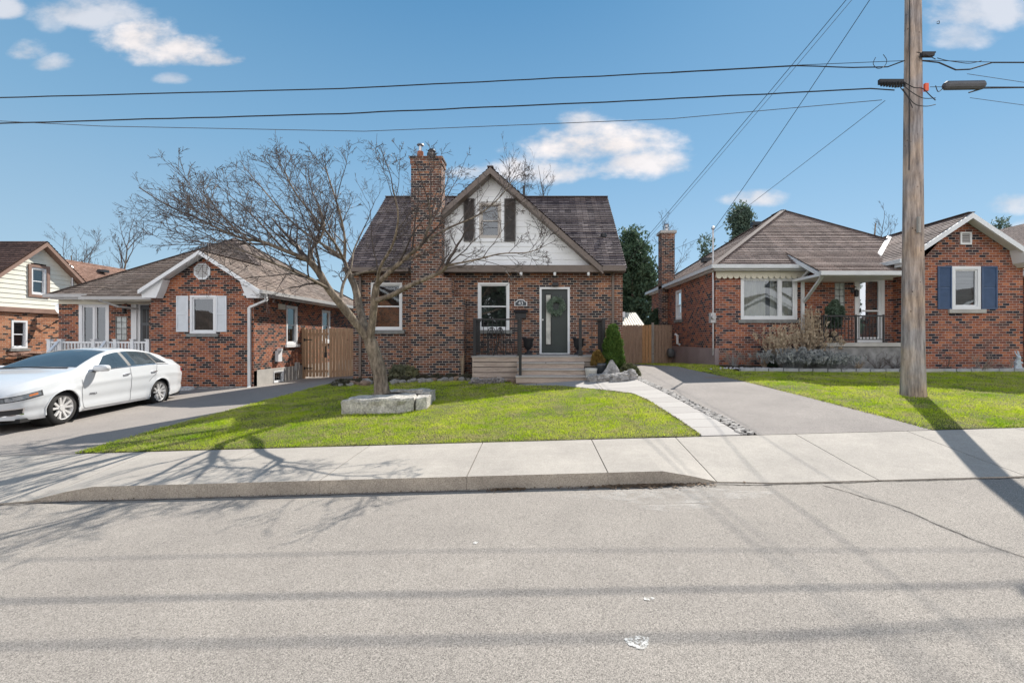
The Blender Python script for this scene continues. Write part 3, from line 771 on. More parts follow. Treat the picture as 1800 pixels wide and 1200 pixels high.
# ---------------- RIGHT HOUSE ----------------
Rh = thing('brick_house', 'red brick hip roofed house with blue shutters, big front window and glass storm door', 'house', (9, 15, -1))
Y = 15.0; Fr = front(Y); xr0 = 5.9; xw = 11.75; xw1 = 14.75; Yw = 13.8; Fw = front(Yw)
wP = W4(1302, 1401, 487, 561.5); dS = W4(1502, 1554, 485, 601.5); bl = W4(1467, 1485, 497, 544)
w = MB(); wall_panel(w, Fr, xr0, xw, -1.2, 2.2, [wP, dS, bl], .2)
sw = (18.5, 19.25, .78, 2.0)
Wr = west(xr0); wall_panel(w, Wr, 15, 23.3, -.34, 2.25, [sw])
w.poly((xr0,23.3,-1.2),(13.9,23.3,-1.2),(13.9,23.3,2.2),(xr0,23.3,2.2)); w.poly((13.9,14,-1.2),(13.9,23.3,-1.2),(13.9,23.3,2.2),(13.9,14,2.2))
wR = W4(1673, 1723.5, 468, 543.5, Yw)
gz = 3.72; gx = 12.87; gsl = .675
wall_panel(w, Fw, xw, xw1, -1.2, 2.3, [wR], .14, top=[(xw,2.3),(xw1,2.3),(xw1,2.4),(gx,gz-.1),(xw,2.45)])
w.poly((xw,Yw,-1.2),(xw,15,-1.2),(xw,15,2.3),(xw,Yw,2.3)); w.poly((xw1,Yw,-1.2),(xw1,20,-1.2),(xw1,20,2.3),(xw1,Yw,2.3))
w.build('wall', bkRight, Rh)
MB().box(xr0-.03, xr0+.1, 14.97, 23.3, -1.3, -.33).build('foundation', mMauve, Rh)
window(Rh, Fr, *wP, kind='picture', back='curtain', fw=.09, frame=mWhite); window(Rh, Wr, *sw, back='room'); window(Rh, Fw, *wR, kind='single', back='blind', fw=.09, sm=mConc, sext=.12)
block_window(Rh, Fr, *bl, 2, 4)
a, b, c, d = dS
f_ = MB(); ringbox(f_, Fr, a, b, c, d, .11, -.03, .1, .05); ringbox(f_, Fr, a+.11, b-.11, c+.05, d-.11, .07, .0, .05, .12); f_.box(a+.18, b-.18, .0, .05, (c+d)/2-.08, (c+d)/2-.03, Fr)
do = f_.build('storm_door', mWhite, Rh)
MB().poly(*[Fr(u,.03,z) for u, z in ((a+.15,c+.1),(b-.15,c+.1),(b-.15,d-.15),(a+.15,d-.15))]).build('pane', mGlass2, do)
MB().box(a+.1, b-.1, .14, .19, c, d, Fr).build('inner_door', mDoorG, do)
MB().box(a+.16, a+.19, -.05, -.0, (c+d)/2-.1, (c+d)/2+.02, Fr).build('handle', mBlack, do)
shutter(Rh, Fw, *W4(1647.5, 1672, 468, 543.5, Yw), mShutB); shutter(Rh, Fw, *W4(1724.5, 1752, 468, 543.5, Yw), mShutB)
va = W4(1687, 1707, 408, 430, Yw); f_ = MB(); ringbox(f_, Fw, *va, .05, -.03, -.001); v_ = f_.build('gable_vent', mWhite, Rh)
sv = MB()
for i in range(5):
    zz = va[2]+.055+i*.055; sv.poly(Fw(va[0]+.05,-.02,zz), Fw(va[1]-.05,-.02,zz), Fw(va[1]-.05,-.003,zz+.04), Fw(va[0]+.05,-.003,zz+.04))
sv.build('louvre', mGutter, v_); MB().poly(*[Fw(u,-.002,z) for u, z in ((va[0],va[2]),(va[1],va[2]),(va[1],va[3]),(va[0],va[3]))]).build('vent_back', mIn, v_)
# roof: hip
A = Vector((10.1,18.6,5.23)); A2 = Vector((10.1,19.4,5.23)); ez = 2.37
e0, e1_ = 5.73, 14.3
r = MB()
r.courses([(e0,14.7,ez),(e1_,14.7,ez),A], .14, .028, .3)
r.courses([(e0,14.7,ez),A,A2,(e0,23.6,ez)], .14, .012, .3)
r.courses([(e1_,14.7,ez),A,A2,(e1_,23.6,ez)], .14, .02); r.courses([(e0,23.6,ez),(e1_,23.6,ez),A2], .14, .02)
# porch shed
mslope = (A.y-14.7); ms = (A.z-ez)/mslope
px0 = 8.42; 
r.courses([(px0,13.5,1.98),(10.9,13.5,1.98),(11.6,15.45,2.93),(px0,15.45,2.93)], .14, .028, .3)
# wing
wy = 13.45; we0, we1 = 10.85, 2*gx-10.85
r.courses([(we0,wy,gz-gsl*(gx-we0)),(gx,wy,gz),(gx,16.8,gz),(we0,14.9,gz-gsl*(gx-we0))], .14, .018, .3)
r.courses([(we1,wy,gz-gsl*(gx-we0)),(gx,wy,gz),(gx,20,gz),(we1,20,gz-gsl*(gx-we0))], .14, .018, .3)
roof = r.build('roof', rfRight, Rh)
rc = MB(); ridge(rc, (e0,14.7,ez), A, .2, .02); ridge(rc, (e1_,14.7,ez), A, .2, .02); ridge(rc, A, A2, .2); ridge(rc, (e0,23.6,ez), A2, .2, .02); ridge(rc, (gx,wy,gz),(gx,16.8,gz), .2, .02); rc.build('ridge_cap', mRidge, roof)
# valley flashing between hip and wing
MB().bar((we0-.05,14.55,gz-gsl*2.02+.02), (gx-.0,16.55,gz+.04), .15, .02).build('flashing', plain('flashing_metal', (.5,.5,.5), .6), roof)
vbox(roof, 6.7, 17.9, 3.0, .35); vbox(roof, 9.4, 19.5, 4.82, .35)
MB().lathe([(.0,0),(.05,0),(.05,.4),(0,.4)], (mx(1629,15),15.0,mz(410,15)-.1), 10).build('vent_pipe', mBlack, roof)
t = MB(); ze = gz-gsl*(gx-we0)
rake(t, gx, gz-.01, we0-.02, ze-.01, .16, wy-.04, wy+.04); rake(t, gx, gz-.01, we1+.02, ze-.01, .16, wy-.04, wy+.04); rake(t, gx, gz-.03, we0-.02, ze-.03, .04, wy+.04, wy+.35); rake(t, gx, gz-.03, we1+.02, ze-.03, .04, wy+.04, wy+.35)
t.prism([(we1,ze),(we1-.55,ze+.3),(we1-.45,ze-.1),(we1-.3,ze-.22),(we1,ze-.22)], lambda u, d, z: (u, d, z), wy-.03, wy+.35)
t.prism([(we0,ze),(we0+.55,ze+.3),(we0+.45,ze-.1),(we0+.3,ze-.22),(we0,ze-.22)], lambda u, d, z: (u, d, z), wy-.03, wy+.35)
t.box(e0+.02, 8.85, 14.72, 15, ez-.16, ez-.02); t.box(e0+.02, xr0, 15, 23.3, ez-.16, ez-.02)
t.bar((px0+.02,15.4,2.81),(px0+.02,13.52,1.89),.04,.12); t.box(px0, 10.9, 13.55, 14.99, 1.86, 1.94)
t.build('soffit', mWhite, Rh)
g = MB(); g.box(e0-.1, 8.9, 14.58, 14.7, ez-.11, ez+.01); g.box(e0-.11, e0, 14.6, 23.6, ez-.11, ez+.01); g.box(px0-.05, 10.9, 13.38, 13.5, 1.87, 1.99); g.box(we0-.11, we0, wy, 14.6, ze-.12, ze)
g.build('gutter', mGutW, Rh)
fz = MB(); fz.box(xr0, 8.9, 14.93, 14.99, 2.02, 2.2); x = xr0+.08
while x < 8.85:
    fz.prism([(x+.09*math.cos(k), 2.05+.09*math.sin(k)) for k in np.linspace(PI, 2*PI, 7)], front(14.9), 0, .03); x += .19
fz.box(px0+.2, xw-.05, 14.93, 14.99, 1.93, 2.02); fz.build('scalloped_trim', mCream, Rh)
p = MB(); xx = mx(1411,14.9); pipe(p, [(xx+.1,14.62,2.25),(xx,14.9,2.0),(xx,14.9,-.45)], .09); pipe(p, [(mx(1443,13.6),13.5,1.9),(mx(1440,13.8),13.8,1.75),(xx+.02,14.86,1.2)], .085)
p.build('downspout', mGutW, Rh)
wlamp(Rh, mx(1498,15), 15, mz(515,15))
# chimney
cx0, cx1, cy0 = 5.62, 6.2, 20.4
ch = MB().box(cx0, cx1, cy0, cy0+.6, -.3, 4.72).build('chimney', bkMain, Rh)
MB().box(cx0-.07, cx1+.07, cy0-.07, cy0+.67, 4.72, 4.84).build('chimney_cap', mConc, ch)
MB().lathe([(0,0),(.09,0),(.09,.15),(.12,.16),(.07,.22),(.07,.3),(.13,.32),(.1,.38),(0,.4)], ((cx0+cx1)/2, cy0+.3, 4.84), 12).build('flue_cap', mSteel, ch)
# service mast and meter
m = MB(); mxx = xr0-.06; m.tube([(mxx,15.05,-.55),(mxx,15.05,mz(404,15.05))], .028, 8); m.lathe([(.03,0),(.06,.03),(.05,.1),(0,.13)], (mxx,15.05,mz(404,15.05)), 8)
mm = m.build('service_mast', mSteel, Rh); MB().box(mxx-.1,mxx+.06,14.98,15.16,.52,.85).tube([(mxx-.02,14.97,.7),(mxx-.02,14.9,.7)], .07, 10).build('meter_box', mSteel, mm)
m = MB(); yy = 19.3; m.rock((xr0-.22, yy, -.6), (.16,.2,.22), 5, 8, .1); m.build('gas_meter', plain('meter_grey', (.1,.105,.11), .5), Rh)
MB().tube([(xr0-.03,18.6,-.25),(xr0-.14,18.6,-.2),(xr0-.14,18.6,.12),(xr0-.2,18.7,.18)], .05, 8).build('vent_pipe', mWhite, Rh)
# front stoop
St = thing('front_stoop', 'grey concrete stoop with black baluster railing at the glass storm door', 'porch', (10, 14.3, -.9))
so0, so1 = mx(1450,13.95), xw-.02
MB().box(so0-.03, so1, 13.9, 14.97, -.24, -.125).build('slab', mConc, St)
MB().box(so0, so1, 13.95, 14.97, -1.2, -.241).build('base', plain('stone_base', (.24,.235,.23), .9, var=.35, vs=5, bs=.6, bd=.02, fine=.15), St)
m = rail_run((so0,14.0,-.125),(mx(1553,14.0),14.0,-.125), 17, .82); rs = rail_run((so0,14.0,-.125),(so0,14.9,-.125),8,.82); m.add(rs.v, rs.f)
m.build('railing', mBlack, St)
for xx in (so0, mx(1505,14), mx(1553,14)): MB().box(xx-.02, xx+.02, 13.98, 14.02, -.125, .74).build('railing_post', mBlack, St)
MB().box(11.0, 11.35, 13.5, 13.79, -1.2, -.72).box(10.6,11.8,13.2,13.49,-1.2,-.88).build('step', mConc, St)
SKYTINT = (.5,.75,.95); CLOUDC = (4.3,4.05,4.0); FILLC = (7.4,7.4,7.6); SKYS = .15; EXPO = .68
# ---------------- ground materials ----------------
def ground_mat(name, c, speck=.3, sscale=140, big=.12, bs=.4, bd=.004, rough=.9, spots=None, crack=None):
    m, nt, b = nm(name); co = coord(nt)
    f1 = noise(nt, co, sscale, 2, .8); r1 = ramp(nt, f1, [(.32, (1-speck,)*3), (.5, (1,1,1)), (.68, (1+speck*.8,)*3)])
    f2 = noise(nt, co, 1.1, 6, .65); r2 = ramp(nt, f2, [(.3, (1-big,)*3), (.7, (1+big, 1+big, 1+big*.9))])
    f3 = noise(nt, co, 9, 4, .7); r3 = ramp(nt, f3, [(.3, (1-big*.35,)*3), (.7, (1+big*.35,)*3)])
    v = N(nt, 'ShaderNodeTexVoronoi'); v.inputs['Scale'].default_value = sscale*.9; nt.links.new(co, v.inputs['Vector'])
    r4 = ramp(nt, v.outputs['Color'], [(.0, (1-speck*.9,)*3), (.5, (1,1,1)), (1, (1+speck*.5,)*3)])
    col = mixc(nt, (*c,), r1.outputs[0], 1.0, 'MULTIPLY'); col = mixc(nt, col, r2.outputs[0], 1.0, 'MULTIPLY')
    col = mixc(nt, col, r3.outputs[0], 1.0, 'MULTIPLY'); col = mixc(nt, col, r4.outputs[0], 1.0, 'MULTIPLY')
    if crack:
        wv = N(nt, 'ShaderNodeTexNoise'); wv.inputs['Scale'].default_value = 2.5; wv.inputs['Detail'].default_value = 6; nt.links.new(co, wv.inputs['Vector'])
        vm = N(nt, 'ShaderNodeVectorMath', operation='MULTIPLY_ADD'); vm.inputs[1].default_value = (.5,.5,.5); nt.links.new(wv.outputs['Color'], vm.inputs[0]); nt.links.new(co, vm.inputs[2])
        vc = N(nt, 'ShaderNodeTexVoronoi', feature='DISTANCE_TO_EDGE'); vc.inputs['Scale'].default_value = crack; nt.links.new(vm.outputs[0], vc.inputs['Vector'])
        rc_ = ramp(nt, vc.outputs['Distance'], [(.0, (.55,.53,.5)), (.004, (1,1,1))]); col = mixc(nt, col, rc_.outputs[0], .6, 'MULTIPLY')
    nt.links.new(col, b.inputs['Base Color']); b.inputs['Roughness'].default_value = rough; b.inputs['Specular IOR Level'].default_value = .25
    bump(nt, b, f1, bs, bd)
    return m
mRoad = ground_mat('asphalt_road', (.284,.256,.228), .62, 190, .10, .7, .003)
mDrv = ground_mat('asphalt_drive', (.258,.232,.214), .42, 170, .11, .6, .003)
mDrvL = ground_mat('concrete_drive', (.280,.252,.230), .26, 130, .07, .5, .004)
mWalk = ground_mat('sidewalk_concrete', (.365,.333,.297), .20, 130, .14, .3, .002)
mCurb = ground_mat('curb_concrete', (.40,.345,.285), .35, 110, .22, .7, .006)
mDirt = ground_mat('soil', (.06,.045,.033), .5, 40, .3, .9, .02)
mTurf = ground_mat('turf_soil', (.11,.12,.03), .5, 60, .3, .8, .015)
m, nt, b = nm('path_slabs'); co = coord(nt)
t = N(nt, 'ShaderNodeTexBrick'); t.offset = .0; t.inputs['Scale'].default_value = 1; t.inputs['Brick Width'].default_value = 1.6; t.inputs['Row Height'].default_value = .46
t.inputs['Mortar Size'].default_value = .007; t.inputs['Color1'].default_value = (.33,.305,.285,1); t.inputs['Color2'].default_value = (.39,.365,.34,1); t.inputs['Mortar'].default_value = (.1,.085,.07,1)
nt.links.new(co, t.inputs['Vector']); f2 = noise(nt, co, 60, 3, .8); r2 = ramp(nt, f2, [(.3, (.8,.8,.8)), (.7, (1.15,1.15,1.15))])
nt.links.new(mixc(nt, t.outputs['Color'], r2.outputs[0], 1.0, 'MULTIPLY'), b.inputs['Base Color']); b.inputs['Roughness'].default_value = .85; mPath = m
def strip(name, ys, xl, xr, nx, off, m, skirt=0, dispn=0):
    mb = MB(); nx += 1
    for y in ys:
        a, b_ = xl(y), xr(y)
        for i in range(nx):
            x = lerp(a, b_, i/(nx-1)); z = G(x, y) + off
            if dispn: z += dispn * mnoise.noise(Vector((x*1.3, y*1.3, 0)))
            mb.v.append((x, y, z))
    for j in range(len(ys)-1):
        for i in range(nx-1):
            a = j*nx+i; mb.f.append((a, a+1, a+1+nx, a+nx))
    if skirt:
        n = len(ys); loop = [i for i in range(nx)] + [j*nx+nx-1 for j in range(1,n)] + [(n-1)*nx+i for i in range(nx-2,-1,-1)] + [j*nx for j in range(n-2,0,-1)]
        base = len(mb.v)
        for k in loop: x,y,z = mb.v[k]; mb.v.append((x,y,z-skirt))
        for i in range(len(loop)):
            j = (i+1) % len(loop); mb.f.append((loop[i], loop[j], base+j, base+i))
    return mb.build(name, m, None)
def lin(a, b, n): return [lerp(a, b, i/(n-1)) for i in range(n)]
ys_ = lin(-60,-8,6)+lin(-6,5.2,10)+lin(5.35,6.96,6)+lin(7.2,14.8,24)+lin(15.4,22,8)+[30,45,80,160]
g_ = MB(); xs_ = [-160,-90,-60,-45]+lin(-36,36,73)+[45,60,90,160]
for y in ys_:
    for x in xs_: g_.v.append((x, y, G(x,y)-.09-(.1 if y < 6.96 else 0)))
nx_ = len(xs_)
for j in range(len(ys_)-1):
    for i in range(nx_-1):
        a = j*nx_+i; g_.f.append((a,a+1,a+1+nx_,a+nx_))
props(g_.build('ground', mDirt), kind='structure')
o = strip('road', lin(-3.5,5.349,14), lambda y: -46, lambda y: 46, 92, 0, mRoad); props(o, kind='structure')
# sidewalk slabs with open joints
jx = [-46,-30,-20,-16,-12.5,-10.8,-9.1,-7.4,-5.9,-4.2,-2.55,-.82,.84,2.12,3.95,5.65,7.3,9.0,10.7,12.4,14.1,18,30,46]
sw_ = MB(); sk = MB()
for a, b in zip(jx, jx[1:]):
    a += .006; b -= .006; n = max(3, int((b-a)/.25)); ny = 5
    dzj = random.uniform(-.004,.004)
    base = len(sw_.v)
    for j in range(ny):
        y = lerp(5.35 if b > 2 or True else 5.35, 6.94, j/(ny-1))
        for i in range(n):
            x = lerp(a, b, i/(n-1)); yy = y
            if j == 0: yy = 5.35 - .10*sstep(2.1,2.9,x) - .08*(1-sstep(-6.2,-5.6,x))
            sw_.v.append((x, yy, (G(x, max(y,5.3501)))+dzj*0+.002))
    for j in range(ny-1):
        for i in range(n-1):
            q = base+j*n+i; sw_.f.append((q,q+1,q+1+n,q+n))
    # front and joint faces
    for i in range(n-1):
        p, q = sw_.v[base+i], sw_.v[base+i+1]
        if i == 0: p = (p[0]-.0045, p[1], p[2])
        if i == n-2: q = (q[0]+.0045, q[1], q[2])
        sk.poly((p[0],p[1],p[2]-.0),(q[0],q[1],q[2]-.0),(q[0],q[1]-.012,q[2]-.3),(p[0],p[1]-.012,p[2]-.3))
    for k in (0, n-1):
        for j in range(ny-1):
            p, q = sw_.v[base+j*n+k], sw_.v[base+(j+1)*n+k]; sw_.poly(p, q, (q[0],q[1],q[2]-.1), (p[0],p[1],p[2]-.1))
props(sw_.build('sidewalk', mWalk), kind='structure'); props(sk.build('curb', mCurb), kind='structure')
# region boundaries (x as a function of y)
LDR = [(6.96,-7.07),(14.5,-6.62),(19,-6.5)]
def ldr(y): return pw(LDR, y)
LWR = [(6.96,2.5),(9.5,2.3),(10.3,2.15),(11.0,1.5),(11.9,.6),(12.4,-.45),(12.6,-.62),(13.3,-.7),(13.45,-1.95),(14.2,-2.0)]
def lwr(y): return pw(LWR, y)
CBL = [(6.96,3.12),(12.3,2.68),(14.5,2.6)]; CBR = [(6.96,3.38),(12.3,2.84),(14,2.95),(19.7,3.1)]
DRR = [(6.96,6.06),(7.6,5.9),(8.5,5.72),(11.7,5.2),(15,4.5),(19.7,4.2)]
props(strip('driveway', lin(6.96,19.6,40), lambda y: pw(CBR,y), lambda y: pw(DRR,y), 10, .0, mDrv), kind='structure')
props(strip('driveway', lin(6.96,20,40), lambda y: -20, lambda y: ldr(y), 30, .0, mDrvL), kind='structure')
props(strip('path', lin(6.96,12.55,60), lambda y: lwr(y)+.03, lambda y: pw(CBL,y), 10, .012, mPath, skirt=.1), kind='structure')
props(strip('lawn_soil', lin(6.97,14.3,50), ldr, lwr, 40, .0, mTurf, dispn=.02), kind='structure')
props(strip('lawn_soil', lin(6.97,13.35,40), lambda y: pw(DRR,y), lambda y: 24, 60, .0, mTurf, dispn=.02), kind='structure')
props(strip('lawn_soil', lin(13.35,19.6,30), lambda y: pw(DRR,y), lambda y: 5.86, 8, .0, mTurf, dispn=.01), kind='structure')
# ---- grass blades ----
def blades_mat():
    m, nt, b = nm('grass_blades'); co = coord(nt)
    f = noise(nt, co, .9, 5, .65); r = ramp(nt, f, [(.30, (.23,.39,.018)), (.50, (.43,.55,.026)), (.70, (.63,.67,.11))])
    f2 = noise(nt, co, 26, 3, .8); r2 = ramp(nt, f2, [(.34, (.42,.48,.4)), (.48, (1,1,1)), (.60, (1.25,1.2,1.1)), (.70, (1.9,1.5,2.6))])
    col = mixc(nt, r.outputs[0], r2.outputs[0], 1.0, 'MULTIPLY')
    f3 = noise(nt, co, 3.4, 8, .8); r3 = ramp(nt, f3, [(.47, (0,0,0)), (.60, (.85,.85,.85))])
    col = mixc(nt, col, (.50,.42,.24), r3.outputs[0])
    nt.links.new(col, b.inputs['Base Color']); b.inputs['Roughness'].default_value = .6; b.inputs['Specular IOR Level'].default_value = .3
    t = N(nt, 'ShaderNodeBsdfTranslucent'); nt.links.new(col, t.inputs[0])
    mi = N(nt, 'ShaderNodeMixShader'); mi.inputs[0].default_value = .42
    nt.links.new(b.outputs[0], mi.inputs[1]); nt.links.new(t.outputs[0], mi.inputs[2]); nt.links.new(mi.outputs[0], nt.nodes['Material Output'].inputs[0])
    return m
mGrass = blades_mat()
def grass(name, y0, y1, xl, xr, dens, h, label):
    pts = []
    # sample by rows, density falls with distance
    A = 0; P = []
    rows = 120
    for i in range(rows):
        ya, yb = lerp(y0,y1,i/rows), lerp(y0,y1,(i+1)/rows); ym = (ya+yb)/2
        a, b_ = xl(ym), xr(ym); n = int(max(0,(b_-a))*(yb-ya)*dens*min(1.2, (9.0/ym)**1.3))
        xx = rng.uniform(a-.03, b_+.03, n); yy = rng.uniform(ya, yb, n); P.append(np.stack([xx,yy],1))
    P = np.concatenate(P); n = len(P)
    # ground height by bilinear lookup
    gx_ = np.linspace(-8, 26, 171); gy_ = np.linspace(6.5, 20, 109)
    tab = np.array([[G(x,y) for x in gx_] for y in gy_])
    fx = (P[:,0]-gx_[0])/(gx_[1]-gx_[0]); fy = (P[:,1]-gy_[0])/(gy_[1]-gy_[0]); ix = np.clip(fx.astype(int),0,169); iy = np.clip(fy.astype(int),0,107); tx = fx-ix; ty = fy-iy
    z = tab[iy,ix]*(1-tx)*(1-ty)+tab[iy,ix+1]*tx*(1-ty)+tab[iy+1,ix]*(1-tx)*ty+tab[iy+1,ix+1]*tx*ty - .012
    clump = .55+.45*np.sin(P[:,0]*5.1+2*np.sin(P[:,1]*3.7))*np.sin(P[:,1]*6.3+1.5*np.sin(P[:,0]*2.9))
    hh = h*rng.uniform(.45,1.2,n)*(.8+.45*clump); an = rng.uniform(0,2*PI,n); wd = .0055*rng.uniform(.7,1.5,n)*(P[:,1]/8)**.6
    le = hh*rng.uniform(.1,.9,n); la = rng.uniform(0,2*PI,n)
    V = np.zeros((n,3,3))
    V[:,0,0] = P[:,0]-np.cos(an)*wd; V[:,0,1] = P[:,1]-np.sin(an)*wd; V[:,0,2] = z
    V[:,1,0] = P[:,0]+np.cos(an)*wd; V[:,1,1] = P[:,1]+np.sin(an)*wd; V[:,1,2] = z
    V[:,2,0] = P[:,0]+np.cos(la)*le; V[:,2,1] = P[:,1]+np.sin(la)*le; V[:,2,2] = z+hh
    tri_object(name, V, mGrass, label=label, cat='grass', kind='stuff')
def tri_object(name, V, m, parent=None, off=(0,0,0), **pr):
    n = len(V); me = bpy.data.meshes.new(name)
    me.vertices.add(n*3); me.vertices.foreach_set('co', (V.reshape(-1,3)-np.array(off)).astype(np.float32).ravel())
    me.loops.add(n*3); me.loops.foreach_set('vertex_index', np.arange(n*3, dtype=np.int32))
    me.polygons.add(n); me.polygons.foreach_set('loop_start', np.arange(0,n*3,3,dtype=np.int32)); me.polygons.foreach_set('loop_total', np.full(n,3,dtype=np.int32))
    me.update(calc_edges=True); me.materials.append(m)
    o = bpy.data.objects.new(name, me); C.objects.link(o)
    if parent is not None: o.parent = parent
    return props(o, **pr)
grass('grass', 6.99, 14.2, ldr, lwr, 3600, .042, 'bright spring grass of the front lawn around the bare tree')
grass('grass', 6.99, 13.3, lambda y: pw(DRR,y), lambda y: min(18, 1.15*y+1.5), 3600, .042, 'bright spring grass around the wooden utility pole')
grass('grass', 13.3, 19.5, lambda y: pw(DRR,y), lambda y: 5.84, 2600, .05, 'shaded strip of grass beside the mauve foundation wall')
# ---- cobbles ----
cb = MB(); 
for i in range(620):
    y = random.uniform(6.98, 12.6); a, b_ = pw(CBL,y), pw(CBR,y); x = random.uniform(a+.02, b_-.01)
    s_ = random.uniform(.022,.048); cb.rock((x,y,G(x,y)+.0), (s_*random.uniform(.8,1.5),s_,s_*.7), i, 3, .3, .3)
mCob = plain('cobble_stone', (.30,.28,.26), .85, var=.5, vs=9, bs=.3)
props(cb.build('cobbles', mCob, uv=False), 'strip of small grey cobbles between stone path and asphalt driveway', 'cobbles', kind='stuff')
# ---- road marks ----
def blob(name, cx, cy, rx, ry, seed, m, off=.004, n=40):
    mb = MB(); c_ = (cx,cy,G(cx,cy)+off); vs = [c_]
    for k in range(n):
        a = 2*PI*k/n; q = 1+.35*mnoise.noise(Vector((math.cos(a)*1.6+seed, math.sin(a)*1.6, seed)))+.22*mnoise.noise(Vector((math.cos(a)*5+seed, math.sin(a)*5, 0)))
        x, y = cx+rx*q*math.cos(a), cy+ry*q*math.sin(a); vs.append((x,y,G(x,y)+off))
    mb.add(vs, [(0,1+k,1+(k+1)%n) for k in range(n)])
    return props(mb.build(name, m), kind='structure')
m, nt, b = nm('paint_spill'); co = coord(nt); f = noise(nt, co, 22, 5, .75); r_ = ramp(nt, f, [(.44, (0,0,0)), (.56, (1,1,1))])
b.inputs['Base Color'].default_value = (.55,.54,.51,1); b.inputs['Roughness'].default_value = .7
tr = N(nt, 'ShaderNodeBsdfTransparent'); mi = N(nt, 'ShaderNodeMixShader'); nt.links.new(r_.outputs[0], mi.inputs[0]); nt.links.new(b.outputs[0], mi.inputs[2]); nt.links.new(tr.outputs[0], mi.inputs[1]); nt.links.new(mi.outputs[0], nt.nodes['Material Output'].inputs[0]); mPaint = m
m, nt, b = nm('faint_stain'); co = coord(nt); f = noise(nt, co, 4, 6, .75); r_ = ramp(nt, f, [(.42, (0,0,0)), (.64, (.34,.34,.34))])
b.inputs['Base Color'].default_value = (.6,.57,.53,1); b.inputs['Roughness'].default_value = .8
tr = N(nt, 'ShaderNodeBsdfTransparent'); mi = N(nt, 'ShaderNodeMixShader'); nt.links.new(r_.outputs[0], mi.inputs[0]); nt.links.new(b.outputs[0], mi.inputs[2]); nt.links.new(tr.outputs[0], mi.inputs[1]); nt.links.new(mi.outputs[0], nt.nodes['Material Output'].inputs[0]); mStain = m
blob('road_paint_stain', mx(1121,2.56), 2.56, .07, .055, 3, mPaint)
blob('road_paint_stain', mx(1140,2.98), 2.98, .035, .02, 8, mPaint); blob('road_paint_stain', mx(836,3.9), 3.9, .03, .02, 5, mPaint)
blob('road_salt_stain', mx(1190,5.0), 4.95, .95, .22, 2, mStain); blob('road_salt_stain', mx(1100,5.0), 5.0, .5, .15, 6, mStain); blob('road_salt_stain', mx(1190,4.6), 4.6, .35, .1, 9, mStain)
blob('rust_stain', mx(1255,12.4), 12.2, .35, .12, 4, plain('rust', (.26,.19,.15), .9, var=.1))
def darkline(pts, w, seed, name='road_crack_and_shadow'):
    mb = MB(); vs = []; 
    P = []
    for (a, b_) in zip(pts, pts[1:]):
        n = max(2, int(math.hypot(b_[0]-a[0], b_[1]-a[1])/.04))
        for i in range(n): P.append((lerp(a[0],b_[0],i/n), lerp(a[1],b_[1],i/n)))
    for i in range(len(P)-1):
        pass
    for i, (x, y) in enumerate(P):
        j = min(i+1, len(P)-1); dx, dy = P[j][0]-P[j-1][0], P[j][1]-P[j-1][1]; l = math.hypot(dx,dy); nxx, nyy = -dy/l, dx/l
        o_ = .03*mnoise.noise(Vector((i*.11, seed, 0)))+.012*mnoise.noise(Vector((i*.6, seed, 3))); ww = w*(.6+.8*abs(mnoise.noise(Vector((i*.35, seed, 9)))*2))
        for s_ in (-1, 1):
            xx, yy = x+nxx*(o_+s_*ww/2), y+nyy*(o_+s_*ww/2); mb.v.append((xx,yy,G(xx,yy)+.005))
    for i in range(len(P)-1): mb.f.append((2*i,2*i+1,2*i+3,2*i+2))
    return props(mb.build(name, MT['crack_and_shadow']), kind='structure')
plain('crack_and_shadow', (.045,.035,.028), 1, var=.3, vs=20)
darkline([(mx(1445,5.15),5.15),(mx(1560,4.55),4.5),(mx(1700,3.75),3.7),(mx(1800,3.4),3.35),(5.2,2.4)], .010, 1)
darkline([(1.9,5.30),(2.6,5.22),(6,5.22),(12,5.22),(20,5.22)], .018, 4, 'road_crack_and_shadow'); darkline([(-16,5.26),(-9,5.25),(-6.2,5.25),(-5.3,5.30)], .018, 6, 'road_crack_and_shadow')
darkline([(-5.3,5.29),(1.9,5.29)], .016, 7, 'road_crack_and_shadow')  # dark line at the curb foot: ground shadow painted on the road

# leaf litter by the curb and lawn edges
lt = MB(); 
def bit(x, y, s, z=None):
    z = G(x,y)+.012 if z is None else z; a = random.uniform(0,PI); c_, s2 = math.cos(a)*s, math.sin(a)*s
    lt.poly((x-c_,y-s2,z),(x+s2*.5,y-c_*.5,z+random.uniform(0,.015)),(x+c_,y+s2,z+random.uniform(0,.01)),(x-s2*.5,y+c_*.5,z))
for i in range(520):
    x = random.gauss(1.2,.36); bit(x, 5.33-abs(random.gauss(0,.05)), random.uniform(.010,.032))
for i in range(300): x = random.uniform(-6,2.2); bit(x, 5.32-abs(random.gauss(0,.02)), random.uniform(.005,.013))
for i in range(130): x = random.gauss(-.35,.13); bit(x, 5.32-abs(random.gauss(0,.035)), random.uniform(.010,.026))
for i in range(2200):
    y = random.uniform(7,13.5); x = random.uniform(ldr(y), lwr(y)); bit(x, y, random.uniform(.006,.018), G(x,y)+random.uniform(.01,.035))
for i in range(1200):
    y = random.uniform(7,13); x = random.uniform(pw(DRR,y), 15); bit(x, y, random.uniform(.006,.018), G(x,y)+random.uniform(.01,.035))
for i in range(500): y = random.uniform(7,13); bit(lwr(y)+random.gauss(0,.03), y, random.uniform(.008,.02))
for i in range(500): y = random.uniform(7,13); bit(pw(DRR,y)+random.gauss(0,.03), y, random.uniform(.008,.02))
for i in range(500): x = random.uniform(-7,2.5); bit(x, 6.97+random.gauss(0,.015), random.uniform(.006,.015))
props(lt.build('leaf_litter', plain('dead_leaf', (.13,.085,.05), .9, var=.5, vs=12), uv=False), 'brown leaf bits gathered along the curb and lawn edges', 'leaves', kind='stuff')
